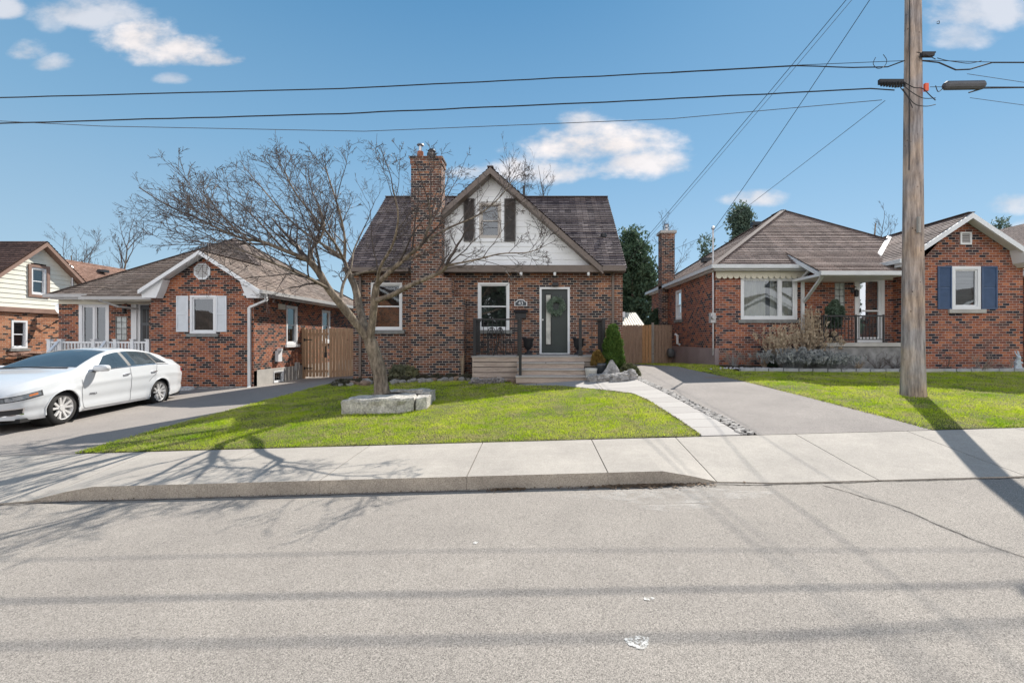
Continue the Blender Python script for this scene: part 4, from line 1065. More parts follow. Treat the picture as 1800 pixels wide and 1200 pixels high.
MB_ = MB()
# ---------------- TREES ----------------
def barkmat(name, c1, c2, sc=9, stretch=(1,1,.35)):
    m, nt, b = nm(name); co = coord(nt, scale=stretch); f = noise(nt, co, sc, 6, .7); r = ramp(nt, f, [(.32, c1), (.55, tuple((x+y)/2 for x,y in zip(c1,c2))), (.7, c2)])
    f2 = noise(nt, coord(nt), 1.7, 4); r2 = ramp(nt, f2, [(.35, (.85,.82,.8)), (.65, (1.2,1.15,1.1))])
    col = mixc(nt, r.outputs[0], r2.outputs[0], 1.0, 'MULTIPLY'); nt.links.new(col, b.inputs['Base Color']); b.inputs['Roughness'].default_value = .9; b.inputs['Specular IOR Level'].default_value = .2
    bump(nt, b, noise(nt, co, sc*2.2, 5, .7), .9, .02); return m
mBark = barkmat('bark', (.075,.06,.047), (.40,.34,.27), 14, (1,1,.3)); mTwig = plain('twig', (.075,.058,.052), .7, var=.35, vs=6)
ENV = None
def spline(pts, n=5):
    P = [Vector(p) for p in pts]; out = []
    for i in range(len(P)-1):
        p0, p1, p2, p3 = P[max(i-1,0)], P[i], P[i+1], P[min(i+2,len(P)-1)]
        for k in range(n):
            t = k/n; out.append(.5*((2*p1)+(-p0+p2)*t+(2*p0-5*p1+4*p2-p3)*t*t+(-p0+3*p1-3*p2+p3)*t**3))
    out.append(P[-1]); return out
def rvec(): 
    while True:
        v = Vector((random.uniform(-1,1),random.uniform(-1,1),random.uniform(-1,1)))
        if .05 < v.length < 1: return v.normalized()
def twiggy(mb, p, d, L, r, depth, bend=.25, up=.12, kids=(6,4,3), n=4, ratio=.55, spread=.75, minr=.003):
    seg = max(3, int(L/.16)); pts = [Vector(p)]; rad = [r]; dd = Vector(d).normalized(); side = rvec()
    for i in range(seg):
        if ENV and i > 1 and ENV(pts[-1]): break
        dd = (dd + rvec()*bend + Vector((0,0,up))*.5 + side*(.10 if i % 2 else -.10)).normalized()
        pts.append(pts[-1]+dd*(L/seg)); rad.append(max(minr*.7, r*(1-.8*(i+1)/seg)))
    seg = len(pts)-1
    mb.tube(pts, rad, n if r > .012 else 3, cap=False)
    if depth > 0 and seg > 1:
        k = kids[len(kids)-depth]; k = max(1, int(round(k*random.uniform(.7,1.3))))
        for j in range(k):
            t = random.uniform(.18,.98); i = min(seg-1, int(t*seg)); q = pts[i].lerp(pts[i+1], t*seg-i); ax = (pts[i+1]-pts[i]).normalized()
            v = rvec(); v = (v - ax*v.dot(ax)).normalized(); nd = (ax*random.uniform(.5,1.0)+v*spread+Vector((0,0,up))).normalized()
            twiggy(mb, q, nd, L*ratio*random.uniform(.6,1.2)*(1-.35*t), max(minr, r*(1-.7*t)*.55), depth-1, bend, up, kids, n, ratio, spread, minr)
def P3(x, y, Y): return (mx(x,Y), Y, mz(y,Y))
T = thing('bare_tree', 'bare spreading tree with leaning grey trunk rising from the stone ring on the lawn', 'tree', (mx(671,10.3), 10.3, G(-3.5,10.3)))
tk = MB()
def limb(pts, r0, r1, n=12):
    s_ = spline([P3(*p) for p in pts], 5); m_ = len(s_)
    rr = [lerp(r0, r1, (i/(m_-1))**.8)*(1+.10*mnoise.noise(Vector((i*.5,r0*50,0)))) for i in range(m_)]
    tk.tube(s_, rr, n); return list(zip(s_, rr))
trunk = limb([(672,702,10.3),(671,686,10.3),(666,650,10.3),(657,618,10.28),(648,592,10.25)], .185, .135, 16)
tk.rock((mx(672,10.3),10.3,G(-3.5,10.3)+.12), (.24,.22,.2), 4, 8, .2, .1)
L1 = limb([(650,600,10.27),(633,577,10.15),(603,540,9.9),(577,507,9.65),(560,478,9.5),(542,457,9.4)], .10, .062)
L1b = limb([(542,457,9.4),(500,440,9.1),(460,425,8.9),(417,416,8.7),(370,395,8.5)], .05, .018, 8)
L1c = limb([(545,460,9.4),(548,438,9.5),(562,420,9.6),(570,395,9.7),(560,360,9.9)], .045, .015, 8)
L1d = limb([(598,535,9.85),(603,500,10.2),(617,470,10.5),(622,440,10.8),(640,400,11.1)], .04, .014, 8)
L2 = limb([(648,595,10.25),(637,560,10.4),(630,530,10.6),(622,500,10.7),(610,476,10.75)], .095, .07)
L2a = limb([(610,476,10.75),(603,455,10.8),(577,436,10.9),(538,410,11.1),(503,380,11.2),(460,330,11.3)], .05, .014, 8)
L2b = limb([(605,458,10.8),(606,420,10.8),(596,370,10.8),(580,320,10.7),(572,292,10.7)], .04, .012, 8)
L2c = limb([(614,486,10.7),(640,478,10.9),(680,472,11.2),(720,455,11.5),(760,430,11.8)], .04, .014, 8)
L3 = limb([(650,595,10.24),(655,560,10.1),(659,520,9.9),(662,500,9.8)], .095, .07)
L3a = limb([(662,500,9.8),(690,473,9.7),(718,449,9.6),(741,430,9.5),(750,408,9.4),(757,388,9.3),(752,350,9.1)], .062, .014, 10)
L3b = limb([(662,528,9.85),(690,518,9.6),(720,502,9.3),(750,489,9.1),(776,477,9.0),(785,466,8.9)], .058, .035, 10)
L3c = limb([(785,466,8.9),(830,458,8.7),(880,446,8.5),(925,444,8.4),(950,436,8.3)], .022, .006, 6)
L3d = limb([(745,425,9.5),(790,400,9.7),(840,378,9.9),(880,345,10.0),(905,310,10.1)], .03, .008, 6)
L5 = limb([(662,505,9.8),(668,470,9.3),(690,430,8.9),(700,380,8.6),(690,330,8.5)], .04, .012, 8)
L6 = limb([(577,507,9.65),(545,490,9.0),(500,470,8.4),(450,450,7.9),(400,430,7.6)], .04, .01, 8)
L7 = limb([(606,460,10.8),(590,430,10.2),(560,390,9.6),(520,340,9.2),(500,300,9.0)], .035, .01, 8)
tk.build('trunk', mBark, T, smooth=True, uv=False)
tw = MB(); ctr = Vector((mx(640,10),10,mz(560,10)))
def dress(lst, n, L, r=.024, lo=.15, kids=(6,4,2)):
    n = int(n*1.15)
    m_ = len(lst)
    for k in range(n):
        t = lerp(lo, 1, (k+random.random())/n); i = min(m_-2, int(t*(m_-1))); p = lst[i][0].lerp(lst[i+1][0], t*(m_-1)-i); ax = (lst[i+1][0]-lst[i][0]).normalized()
        out = (p-ctr); out.z *= .4; out.normalize(); v = rvec(); v = (v-ax*v.dot(ax)).normalized()
        d = (ax*.6+v*.75+out*.55+Vector((0,0,.22))).normalized()
        twiggy(tw, p, d, L*random.uniform(.6,1.25), min(r, lst[i][1]*.6), 3, .13, .05, kids, 4, .56, .75, .0048)
    p, r_ = lst[-1]; ax = (lst[-1][0]-lst[-3][0]).normalized()
    twiggy(tw, p, ax, L*1.1, r_, 3, .16, .05, kids, 4, .5, .8)
random.seed(21)
def ENV(p):
    x = CX+F0*p.x/p.y; y = CY-F0*p.z/p.y; top = pw([(200,345),(300,325),(380,298),(470,282),(650,272),(800,282),(900,310),(960,395)], x)
    return y < top + 26*mnoise.noise(Vector((p.x*3,p.y*3,1)))*1.5 or x < 212 or x > 962
dress(L1b, 12, 1.6); dress(L1, 4, 1.0, lo=.6); dress(L1c, 7, 1.3); dress(L1d, 5, 1.2); dress(L2a, 12, 1.6); dress(L2b, 7, 1.2); dress(L2c, 6, 1.2)
dress(L3a, 9, 1.4); dress(L3b, 3, .9, lo=.6); dress(L3c, 9, .9, .01, kids=(5,3,2)); dress(L3d, 8, 1.1); dress(L5, 6, 1.4); dress(L6, 13, 1.6); dress(L7, 8, 1.4)
# long shoots reaching left
for (x0,y0,Y0,x1,y1,Y1) in ((370,395,8.5,215,345,8.3),(400,430,7.6,255,420,7.4),(460,330,11.3,405,285,11.6),(430,405,8.8,300,335,8.6),(450,450,7.9,290,400,7.6),(503,380,11.2,430,290,11.3),(417,416,8.7,250,385,8.9),(572,292,10.7,600,262,10.5)):
    a = Vector(P3(x0,y0,Y0)); b_ = Vector(P3(x1,y1,Y1)); twiggy(tw, a, b_-a, (b_-a).length, .012, 3, .07, .0, (9,4,3), 4, .34, .7)
print('twig faces', len(tw.f)); ENV = None
tw.build('crown', mTwig, T, uv=False)
def bare_tree(x, y, h, label, seed, spread=.35, group='bare trees behind the houses', n=9):
    random.seed(seed); z0 = G(x,y)
    t = thing('bare_tree', label, 'tree', (x,y,z0), 0, group)
    m1 = MB(); pts = [Vector((x,y,z0-.1))]; d = Vector((0,0,1))
    for i in range(8): d = (d+rvec()*.08).normalized(); pts.append(pts[-1]+d*h/9)
    m1.tube(pts, [.03*h*(1-.1*i)*.6 for i in range(9)], 8); m1.build('trunk', mBark, t, uv=False)
    m2 = MB()
    for k in range(n):
        i = random.randint(3,8); v = rvec(); v.z = abs(v.z)+.5; v.x *= spread*2; v.y *= spread*2
        twiggy(m2, pts[i], v, h*.38*random.uniform(.6,1.1), .0045*h, 3, .14, .14, (6,4,3), 3, .5, .6, .008)
    m2.build('crown', mTwig, t, uv=False); return t
bare_tree(mx(205,34), 34, mz(410,34)+2.0, 'bare tree with the tallest top behind the reddish roof of the rear house', 3)
bare_tree(mx(128,36), 36, mz(425,36)+2.0, 'bare tree rising just beside the sided gable behind its rear neighbour', 5)
bare_tree(mx(160,38), 38, mz(435,38)+2.0, 'low bare tree between the two taller bare trees at the reddish roof', 8)
bare_tree(mx(915,30), 30, mz(315,30)+2.0, 'bare tree top showing above the ridge beside the white front gable', 13, n=12)
bare_tree(mx(862,33), 33, mz(345,33)+2.0, 'bare tree top directly behind the white gable peak', 14)
bare_tree(mx(980,31), 31, mz(338,31)+2.0, 'sparse bare twigs above the middle of the dark main roof', 17, n=6)
bare_tree(mx(1157,36), 36, mz(440,36)+2.0, 'bare tree between the dark evergreen and the side chimney', 15)
bare_tree(mx(1545,30), 30, mz(395,30)+2.0, 'bare branches over the roof junction beside the utility pole', 16, n=4)
# evergreens made of many small sprays
def sprays(c, rx, ry, h, n, size, shape, seed, lumps=26):
    r_ = np.random.default_rng(seed)
    # lumps on the envelope, foliage gathered round them so gaps open between
    t = r_.uniform(0,1,lumps)**.8; a = r_.uniform(0,2*PI,lumps); w = np.array([shape(x) for x in t])*r_.uniform(.55,1.12,lumps)
    LC = np.stack([np.cos(a)*w*rx, np.sin(a)*w*ry, t*h],1); LR = r_.uniform(.10,.22,lumps)*h*.55
    k = r_.integers(0,lumps,n); d = r_.normal(size=(n,3)); d /= np.linalg.norm(d,axis=1)[:,None]; q = r_.uniform(.35,1,n)**.5
    p = LC[k]+d*q[:,None]*np.minimum(LR[k], rx*.55)[:,None]*np.array([1,1,1.2])
    # plus an even shell
    n2 = n//2; t2 = r_.uniform(0,1,n2); a2 = r_.uniform(0,2*PI,n2); w2 = np.array([shape(x) for x in t2])*r_.uniform(.6,1.0,n2)**.5*.93
    p2 = np.stack([np.cos(a2)*w2*rx, np.sin(a2)*w2*ry, t2*h],1); p = np.concatenate([p,p2]); n = len(p)
    ax = r_.normal(size=(n,3)); ax[:,2] += .5; ax /= np.linalg.norm(ax,axis=1)[:,None]; b = r_.normal(size=(n,3)); b -= ax*(b*ax).sum(1)[:,None]; b /= np.linalg.norm(b,axis=1)[:,None]
    s = size*r_.uniform(.5,1.4,n)
    V = np.stack([p-b*s[:,None]*.3, p+b*s[:,None]*.3, p+ax*s[:,None]],1)+np.array(c)
    return V[V[:,:,2].min(1) > c[2]-.05]
mFirD = foliage('fir_needles', (.035,.075,.05), (.11,.165,.09), 1.4); mFirB = foliage('cedar_green', (.045,.10,.02), (.13,.21,.04), 7); mFirG = foliage('fir_blue', (.06,.10,.08), (.14,.19,.13), 2)
def evergreen(x, y, h, rx, label, seed, m=mFirD, n=16000, size=.16, shape=None, z=None, name='evergreen_tree', group=None, cat='tree', lumps=26):
    z0 = G(x,y) if z is None else z; t = thing(name, label, cat, (x,y,z0), 0, group)
    shape = shape or (lambda q: (1-q)**.7*min(1,.5+q*4))
    MB().tube([(x,y,z0-.1),(x,y,z0+h*.85)], [rx*.09+.02,.01], 8).build('trunk', mBark, t, uv=False)
    tri_object('crown', sprays((x,y,z0+h*.02), rx, rx, h*.97, n, size, shape, seed, lumps), m, t, (x,y,z0)); return t
evergreen(mx(1112,28), 28, mz(418,28)+1.2, 1.5, 'tall dark evergreen behind the fence between the two houses', 1, n=15000, size=.2, shape=lambda q: min(1,.75+q*.5)*(1-q**3)**.6, lumps=70)
evergreen(mx(1086,31), 31, mz(450,31)+1.2, 1.6, 'second dark evergreen partly hidden by the main house wall', 2, n=16000, size=.24, shape=lambda q: (1-q**3)**.6)
evergreen(mx(1302,40), 40, mz(378,40)+1.2, 2.0, 'evergreen top showing over the rear of the hip roof', 4, mFirG, 8000, .26, shape=lambda q: (1-q**1.5)**.8, lumps=34)
evergreen(mx(1238,38), 38, mz(430,38)+1.2, 1.3, 'small evergreen top beside the electric service mast', 5, mFirG, 1800, .22, shape=lambda q: (1-q)**.8+.1, lumps=14)
evergreen(mx(1757,30), 30, mz(400,30)+1, 1.6, 'spiky conifer tip over the slope of the blue shuttered gable', 6, mFirG, 1300, .2, shape=lambda q: (1-q)**.9*.6, lumps=14)
evergreen(mx(1158,21.5), 21.5, mz(552,21.5)+1.1, .9, 'bushy evergreen shrub looking over the fence at the side chimney', 9, mFirD, 7000, .12, shape=lambda q: (1-q**2)**.5, name='evergreen_shrub', cat='shrub')
cedar_prof = lambda q: (.62+.9*q if q < .4 else 1-(q-.4)**1.8*2.1) if q < .98 else .1
cz0 = G(mx(1079,13.3),13.3)
evergreen(mx(1078.5,13.35), 13.35, mz(577,13.35)-cz0+.02, .27, 'columnar green cedar standing at the corner of the wooden deck', 7, mFirB, 42000, .042, shape=lambda q: max(.12, min(1,.72+q*1.2)*(1-max(0,q-.3)**1.6*1.5)), name='columnar_cedar', cat='shrub', lumps=60)
def mound(name, x, y, rx, h, label, cat, m, n, size, seed, z=None):
    z0 = G(x,y)-.03 if z is None else z
    V = sprays((x,y,z0), rx, rx*.8, h, n, size, lambda q: (1-q**2)**.5, seed, 14)
    o = tri_object(name, V, m, None, (x,y,z0), label=label, cat=cat); o.location = (x,y,z0); return o
mShr = foliage('low_shrub_leaf', (.07,.085,.04), (.17,.17,.09), 6); mLav = foliage('lavender_grey', (.20,.215,.21), (.38,.385,.38), 8, transl=.1); mOr = foliage('copper_leaf', (.16,.11,.03), (.32,.20,.06), 9)
mound('low_shrub', mx(1106,12.9), 12.9, .36, .34, 'low spreading olive green shrub beside the boulders at driveway edge', 'shrub', mShr, 9000, .05, 31)
# potted plants
def pot(x, y, z, r, h, m, label, name='flower_pot', group=None):
    return props(MB().lathe([(0,0),(r*.6,0),(r*.82,h*.35),(r*.97,h*.8),(r,h),(r*.88,h),(r*.85,h*.85),(0,h*.85)], (x,y,z), 20).build(name, m, None, smooth=True, org=(x,y,z)), label, 'pot', group)
px_, py_ = mx(1039,12.75), 12.75; zz = G(px_,py_)-.02
pot(px_, py_, zz, .175, .33, plain('glazed_cream', (.52,.50,.45), .3, var=.06, vs=3), 'cream glazed empty pot beside the bottom deck step')
px_, py_ = mx(1056,13.1), 13.1; zz = G(px_,py_)
pot(px_, py_, zz, .17, .4, plain('glazed_dark', (.05,.055,.06), .35, var=.2), 'dark pot holding a copper leaved shrub behind the cream pot')
mound('potted_shrub', mx(1050,13.1), 13.12, .2, .42, 'copper and yellow leaved shrub growing in the dark pot', 'plant', mOr, 6000, .04, 33, zz+.33)
# boulders
def rockmat(name, c, var=.35):
    m, nt, b = nm(name); co = coord(nt); f = noise(nt, co, 5, 8, .7); r = ramp(nt, f, [(.3, tuple(x*.35 for x in c)), (.5, c), (.7, tuple(x*1.45 for x in c))])
    f2 = noise(nt, co, 28, 5, .75); r2 = ramp(nt, f2, [(.35, (.6,.6,.6)), (.65, (1.25,1.25,1.25))]); nt.links.new(mixc(nt, r.outputs[0], r2.outputs[0], 1.0, 'MULTIPLY'), b.inputs['Base Color'])
    b.inputs['Roughness'].default_value = .9; bump(nt, b, f2, .9, .03); return m
mRock = rockmat('boulder_stone', (.38,.36,.34)); mSlab = rockmat('ring_stone', (.52,.49,.44)); mRockT = rockmat('tan_stone', (.36,.25,.18))
def boulder(px, Yb, rx, ry, rz, label, seed, m=mRock, zc=.6, rough=.35, group='boulders by the deck steps'):
    x = mx(px, Yb); z = G(x,Yb); o = MB().rock((x,Yb,z+rz*zc), (rx,ry,rz), seed, 16, rough, .5).build('boulder', m, None, uv=False, org=(x,Yb,z)); return props(o, label, 'boulder', group)
boulder(1043, 12.35, .19, .17, .13, 'pale pitted boulder nearest the bottom step corner', 1)
boulder(1062, 12.3, .21, .17, .13, 'pitted boulder between the step boulder and the long flat one', 2)
boulder(1088, 12.2, .31, .2, .14, 'long low boulder in front of the pointed one', 3)
boulder(1107, 12.3, .22, .19, .17, 'boulder at the driveway end of the rock row', 4)
# pointed boulder
x_, y_ = mx(1077,12.75), 12.75; z_ = G(x_,y_)-.05; m_ = MB()
n = 12
for j in range(9):
    t = j/8
    for k in range(n):
        a = 2*PI*k/n; rr_ = lerp(.36,.03,t**.85)*(1+.2*mnoise.noise(Vector((math.cos(a)*1.5,math.sin(a)*1.5,t*2.5))))*(1.15 if k%3==0 else .95)
        m_.v.append((x_+rr_*math.cos(a)-.03*t, y_+rr_*.7*math.sin(a), z_+.55*t))
for j in range(8):
    for k in range(n): m_.f.append((j*n+k,j*n+(k+1)%n,(j+1)*n+(k+1)%n,(j+1)*n+k))
m_.f.append(tuple(8*n+k for k in range(n)))
props(m_.build('boulder', mRock, None, uv=False, org=(x_,y_,z_)), 'tall pointed triangular boulder in front of the columnar cedar', 'boulder', 'boulders by the deck steps')
# stone ring round the tree: three slabs
def slab(pts, zt, th, label, seed, rough=.055):
    m_ = MB(); n = len(pts); random.seed(seed); cx_ = sum(p[0] for p in pts)/n; cy_ = sum(p[1] for p in pts)/n
    # dense outline
    out = []
    for i in range(n):
        a, b_ = pts[i], pts[(i+1)%n]; k = max(2, int(math.hypot(a[0]-b_[0],a[1]-b_[1])/.06))
        for j in range(k): out.append((lerp(a[0],b_[0],j/k), lerp(a[1],b_[1],j/k)))
    N_ = len(out); rows = [(0,-th,1.0),(0,-th*.66,1.015),(0,-th*.33,1.0),(0,-.05,1.01),(0,-.015,.992),(0,0,.965),(0,.0,.7),(0,.0,.35)]
    for (q, dz_, sc) in rows:
        for i, (x, y) in enumerate(out):
            nn = mnoise.noise(Vector((x*4,y*4,dz_*6+seed)))*rough*1.6+mnoise.noise(Vector((x*13,y*13,dz_*16+seed)))*rough*.7
            X_, Y_ = cx_+(x-cx_)*(sc+nn), cy_+(y-cy_)*(sc+nn); z = G(X_,Y_) if False else zt(x,y)+dz_+(mnoise.noise(Vector((X_*5,Y_*5,seed)))*.035 if dz_ > -.06 else 0)
            m_.v.append((X_,Y_,z))
    for j in range(len(rows)-1):
        for i in range(N_): m_.f.append((j*N_+i, j*N_+(i+1)%N_, (j+1)*N_+(i+1)%N_, (j+1)*N_+i))
    m_.f.append(tuple((len(rows)-1)*N_+i for i in range(N_)))
    return props(m_.build('stone_slab', mSlab, None, uv=False, org=(cx_,cy_,zt(cx_,cy_)-th)), label, 'stone', 'stone slabs ringing the bare tree')
zt = lambda x, y: -1.21 + .035*(x+3)
slab([(-3.92,9.2),(-2.75,9.15),(-2.5,9.3),(-2.62,9.95),(-3.1,10.05),(-3.3,9.95),(-3.95,10.0)], zt, .42, 'large pale flat slab forming the front of the tree ring', 5)
slab([(-2.47,9.32),(-2.28,9.45),(-2.3,10.0),(-2.58,9.98)], lambda x,y: zt(x,y)-.03, .34, 'narrow broken stone at the driveway end of the tree ring', 6, .05)
slab([(-3.55,10.55),(-2.6,10.5),(-2.5,10.75),(-3.5,10.8)], lambda x,y: zt(x,y)+.02, .3, 'long stone behind the tree trunk closing the ring', 7, .04)
slab([(-2.55,10.05),(-2.35,10.02),(-2.32,10.45),(-2.55,10.42)], lambda x,y: zt(x,y)+.02, .3, 'short upright stone between front slab and rear stone', 8, .05)
MB_r = MB(); MB_r.rock((-3.2,10.3,-1.42),(.9,.45,.2),2,10,.1,.3); props(MB_r.build('planting_soil', mDirt, None, uv=False), kind='structure')
# rock border bed along the house
random.seed(5); bed = MB()
for i in range(60): pass
props(strip('bed_soil', lin(13.95,15.05,8), lambda y: -6.5, lambda y: dx0, 30, .03, mDirt, dispn=.05), kind='structure')
proto = []
for s_ in range(6):
    o = MB().rock((0,0,0), (1,.85,.7), 40+s_, 9, .35, .4).build('border_rock', (mRock, mRock, mRockT, mRock, mRock, mRock)[s_], None, uv=False, org=(0,0,0)); proto.append(o)
cols_ = ['grey','mottled grey','tan','dark grey','blue grey','rough grey']; used_ = set()
for i in range(34):
    if i < 12: px = lerp(592, 650, i/11)+random.uniform(-3,3); Yb = random.uniform(13.6,14.1); s_ = random.uniform(.09,.17)
    else: px = lerp(690, 905, (i-12)/21)+random.uniform(-4,4); Yb = random.uniform(13.7,14.0) if px < 826 else random.uniform(12.95,13.3); s_ = random.uniform(.08,.15)
    k = random.randrange(6); x = mx(px,Yb); z = G(x,Yb)+s_*.3
    if k in used_: o = proto[k].copy(); C.objects.link(o)
    else: o = proto[k]; used_.add(k)
    o.location = (x,Yb,z); o.scale = (s_*random.uniform(.9,1.4),s_,s_*random.uniform(.8,1.1)); o.rotation_euler = (0,0,random.uniform(0,6))
    where = 'at the fence end of the house bed' if i < 6 else 'in the bed below the brown downspout' if i < 12 else 'under the window bed of the wide chimney' if px < 770 else 'at the foot of the stepped chimney' if px < 826 else 'in front of the wooden deck skirting'
    props(o, 'rounded border rock %s, one of a loose row' % where, 'rock', 'border rocks '+where)
for k, o in enumerate(proto):
    if k not in used_: bpy.data.objects.remove(o)
# twiggy dead plants
mDry = foliage('dry_grass', (.38,.29,.20), (.66,.54,.40), 7, transl=.2); mStem = plain('pale_stem', (.26,.22,.18), .8, var=.25, vs=8); mStemD = plain('dark_stem', (.09,.07,.06), .8, var=.25, vs=8)
def grass_clump(x, y, h, r, n, label, seed, m=mDry, wd=.008, lean=.35, name='ornamental_grass', z=None, plume=True):
    r_ = np.random.default_rng(seed); z0 = G(x,y) if z is None else z; V = []
    for i in range(n):
        a = r_.uniform(0,2*PI); b_ = r_.uniform(0,1)**.6; d = np.array([math.cos(a),math.sin(a),0]); hh = h*r_.uniform(.55,1.05); ln = lean*hh*b_*r_.uniform(.5,1.3)
        pts = [np.array([x,y,z0])+d*r*.25*b_*1.5 + d*ln*t**1.8*1.2 + np.array([0,0,hh*t*(1-.25*b_*t)]) for t in np.linspace(0,1,5)]
        s = np.array([-d[1],d[0],0])*wd*.5
        for p, q in zip(pts, pts[1:]): V.append([p-s,p+s,q+s]); V.append([p-s,q+s,q-s])
        if plume and r_.random() < .6:
            for k in range(14):
                c = pts[-1]-np.array([0,0,.25*h*.6*r_.random()]); e = r_.normal(size=3)*.03; V.append([c, c+e, c+e*.4+np.array([0,0,-.05])])
    o = tri_object(name, np.array(V), m, None, (x,y,z0), label=label, cat='plant'); o.location = (x,y,z0); return o
def Bz(px, Yb): return mx(px,Yb), Yb
grass_clump(*Bz(1371,14.4), mz(562,14.4)+.9, .35, 240, 'dry tan ornamental grass under the big front window', 3, lean=.38)
grass_clump(*Bz(1425,14.4), mz(532,14.4)+.9, .3, 240, 'tallest dry tan grass beside the white downspout', 4, lean=.22)
grass_clump(*Bz(1343,14.2), .42, .2, 90, 'short dry grass tuft at the window bed near the garden border', 6, lean=.6, plume=False)
grass_clump(*Bz(1290,14.4), .5, .3, 60, 'thin grey stems in the bed near the painted foundation corner', 7, m=mLav, lean=.6, plume=False)
grass_clump(*Bz(813,14.3), .95, .12, 26, 'dead upright stalks against the chimney beside the deck', 8, lean=.12, plume=False, name='dead_stalks', wd=.014)
grass_clump(*Bz(1510,13.8), .35, .2, 60, 'pale dry tuft in front of the stone stoop', 9, lean=.6, plume=False)
for (px,Yb,r_,h_,lb,sd,mm_) in ((1398,13.9,.55,.62,'grey lavender mound in front of the tan grasses',41,mLav),(1440,13.8,.5,.55,'grey lavender mound below the dried hydrangea heads',42,mLav)):
    o = grass_clump(mx(px,Yb), Yb, h_*1.15, r_*2.2, 620, lb, sd, m=mm_, wd=.008, lean=1.0, name='lavender_bush', plume=True); o['category'] = 'shrub'
mound('box_shrub', mx(1360,14.5), 14.5, .28, .42, 'small dark green shrub under the big window', 'shrub', mFirD, 3500, .06, 44)
mound('leafy_plant', mx(700,14.3), 14.3, .32, .5, 'pale green leafy plant against brick below the wide chimney', 'plant', foliage('sage_leaf', (.12,.13,.08), (.26,.26,.17), 7), 700, .13, 45)
mound('rhododendron', mx(722,14.35), 14.35, .26, .42, 'yellow green leaved plant at the chimney foot', 'plant', foliage('sage_leaf2', (.16,.17,.08), (.34,.33,.2), 7), 800, .11, 46)
# creeping cover between rocks
V = np.concatenate([sprays((mx(px,Yb),Yb,G(mx(px,Yb),Yb)), .35, .25, .16, 900, .06, lambda q: (1-q**2)**.5, int(px), 6) for px, Yb in [(600,13.9),(618,13.9),(636,14),(655,14),(690,14.2),(715,14.2),(745,14.1),(770,14.1),(795,14.1),(820,13.9)]])
tri_object('ground_cover', V, foliage('cover_leaf', (.05,.055,.035), (.15,.13,.09), 5), None, label='low dull ground cover among the border rocks', cat='ground cover', kind='stuff')
V = np.concatenate([sprays((mx(px,Yb),Yb,G(mx(px,Yb),Yb)), .22, .1, .12, 260, .07, lambda q: (1-q**2)**.5, int(px), 6) for px, Yb in [(838,12.95),(850,12.95),(862,12.9),(875,12.95)]])
tri_object('dead_foliage', V, foliage('dead_pale', (.28,.25,.24), (.5,.46,.45), 9, transl=.1), None, label='pale dead foliage tangled at the foot of the deck', cat='dead plant', kind='stuff')
# dried hydrangea
hx, hy = mx(1459,14.1), 14.1; hz = G(hx,hy)
Hd = thing('hydrangea', 'dried hydrangea with round tan flower heads beside the stoop', 'shrub', (hx,hy,hz))
st = MB(); random.seed(12)
heads = [(1443,598),(1452,590),(1466,588),(1458,600),(1475,597),(1480,604),(1448,608),(1469,606),(1437,606),(1460,611),(1446,616),(1476,612)]
for i, (hpx, hpy) in enumerate(heads):
    yy = random.uniform(13.75,14.1); p = Vector((mx(hpx,yy), yy, mz(hpy,yy)+.02)); st.tube(spline([(hx,hy,hz),Vector((hx,hy,hz)).lerp(p,.5)+Vector((0,0,.08)),p],4), .005, 4)
    V = sprays((p.x,p.y,p.z-.06), .085, .085, .15, 260, .03, lambda q: max(0,1-(2*q-1)**2)**.5, i, 8); tri_object('flower_head', V, mDry, Hd, (hx,hy,hz))
st.build('stems', mStem, Hd, uv=False)
def twig_shrub(px, Yb, h, r, label, seed, m=mStem, n=9, thick=.010, z=None):
    random.seed(seed); x = mx(px,Yb); z = G(x,Yb) if z is None else z; mb = MB()
    for k in range(n):
        a = random.uniform(0,2*PI); d = Vector((math.cos(a)*r, math.sin(a)*r*.5, h)); twiggy(mb, (x+random.uniform(-.05,.05),Yb,z), d, h*random.uniform(.7,1.15), thick, 2, .12, .02, (3,2), 4, .5, .6, .004)
    return props(mb.build('bare_shrub', m, None, uv=False, org=(x,Yb,z)), label, 'shrub')
twig_shrub(1726, 13.3, .6, .75, 'bare shrub with thick pale branches under the blue shuttered window', 51, thick=.016)
twig_shrub(1772, 13.35, .45, .25, 'few pale upright sticks next to the rabbit statue', 52, n=5, thick=.014)
twig_shrub(1665, 13.4, .6, .5, 'thin reddish bare shrub between the pole and the blue shuttered window', 53, mStemD, 6)
twig_shrub(1545, 13.6, .55, .6, 'dark bare twiggy shrub in front of the stone stoop', 54, mStemD, 14, .007)
twig_shrub(1575, 13.6, .5, .5, 'bare twiggy shrub close to the pole side of the stoop', 55, mStemD, 12, .007)
twig_shrub(1283, 14.6, .65, .5, 'fine bare shrub against the mauve brick corner', 56, mStem, 12, .006)
twig_shrub(1312, 14.6, .6, .5, 'fine bare shrub below the sill of the big front window', 57, mStem, 12, .006)
twig_shrub(682, 14.2, .9, .2, 'few bare stems against the brick right behind the tree trunk', 58, mStem, 5, .007)
twig_shrub(760, 14.2, .35, .6, 'low bare twigs at the foot of the wide chimney', 59, mStem, 10, .006)
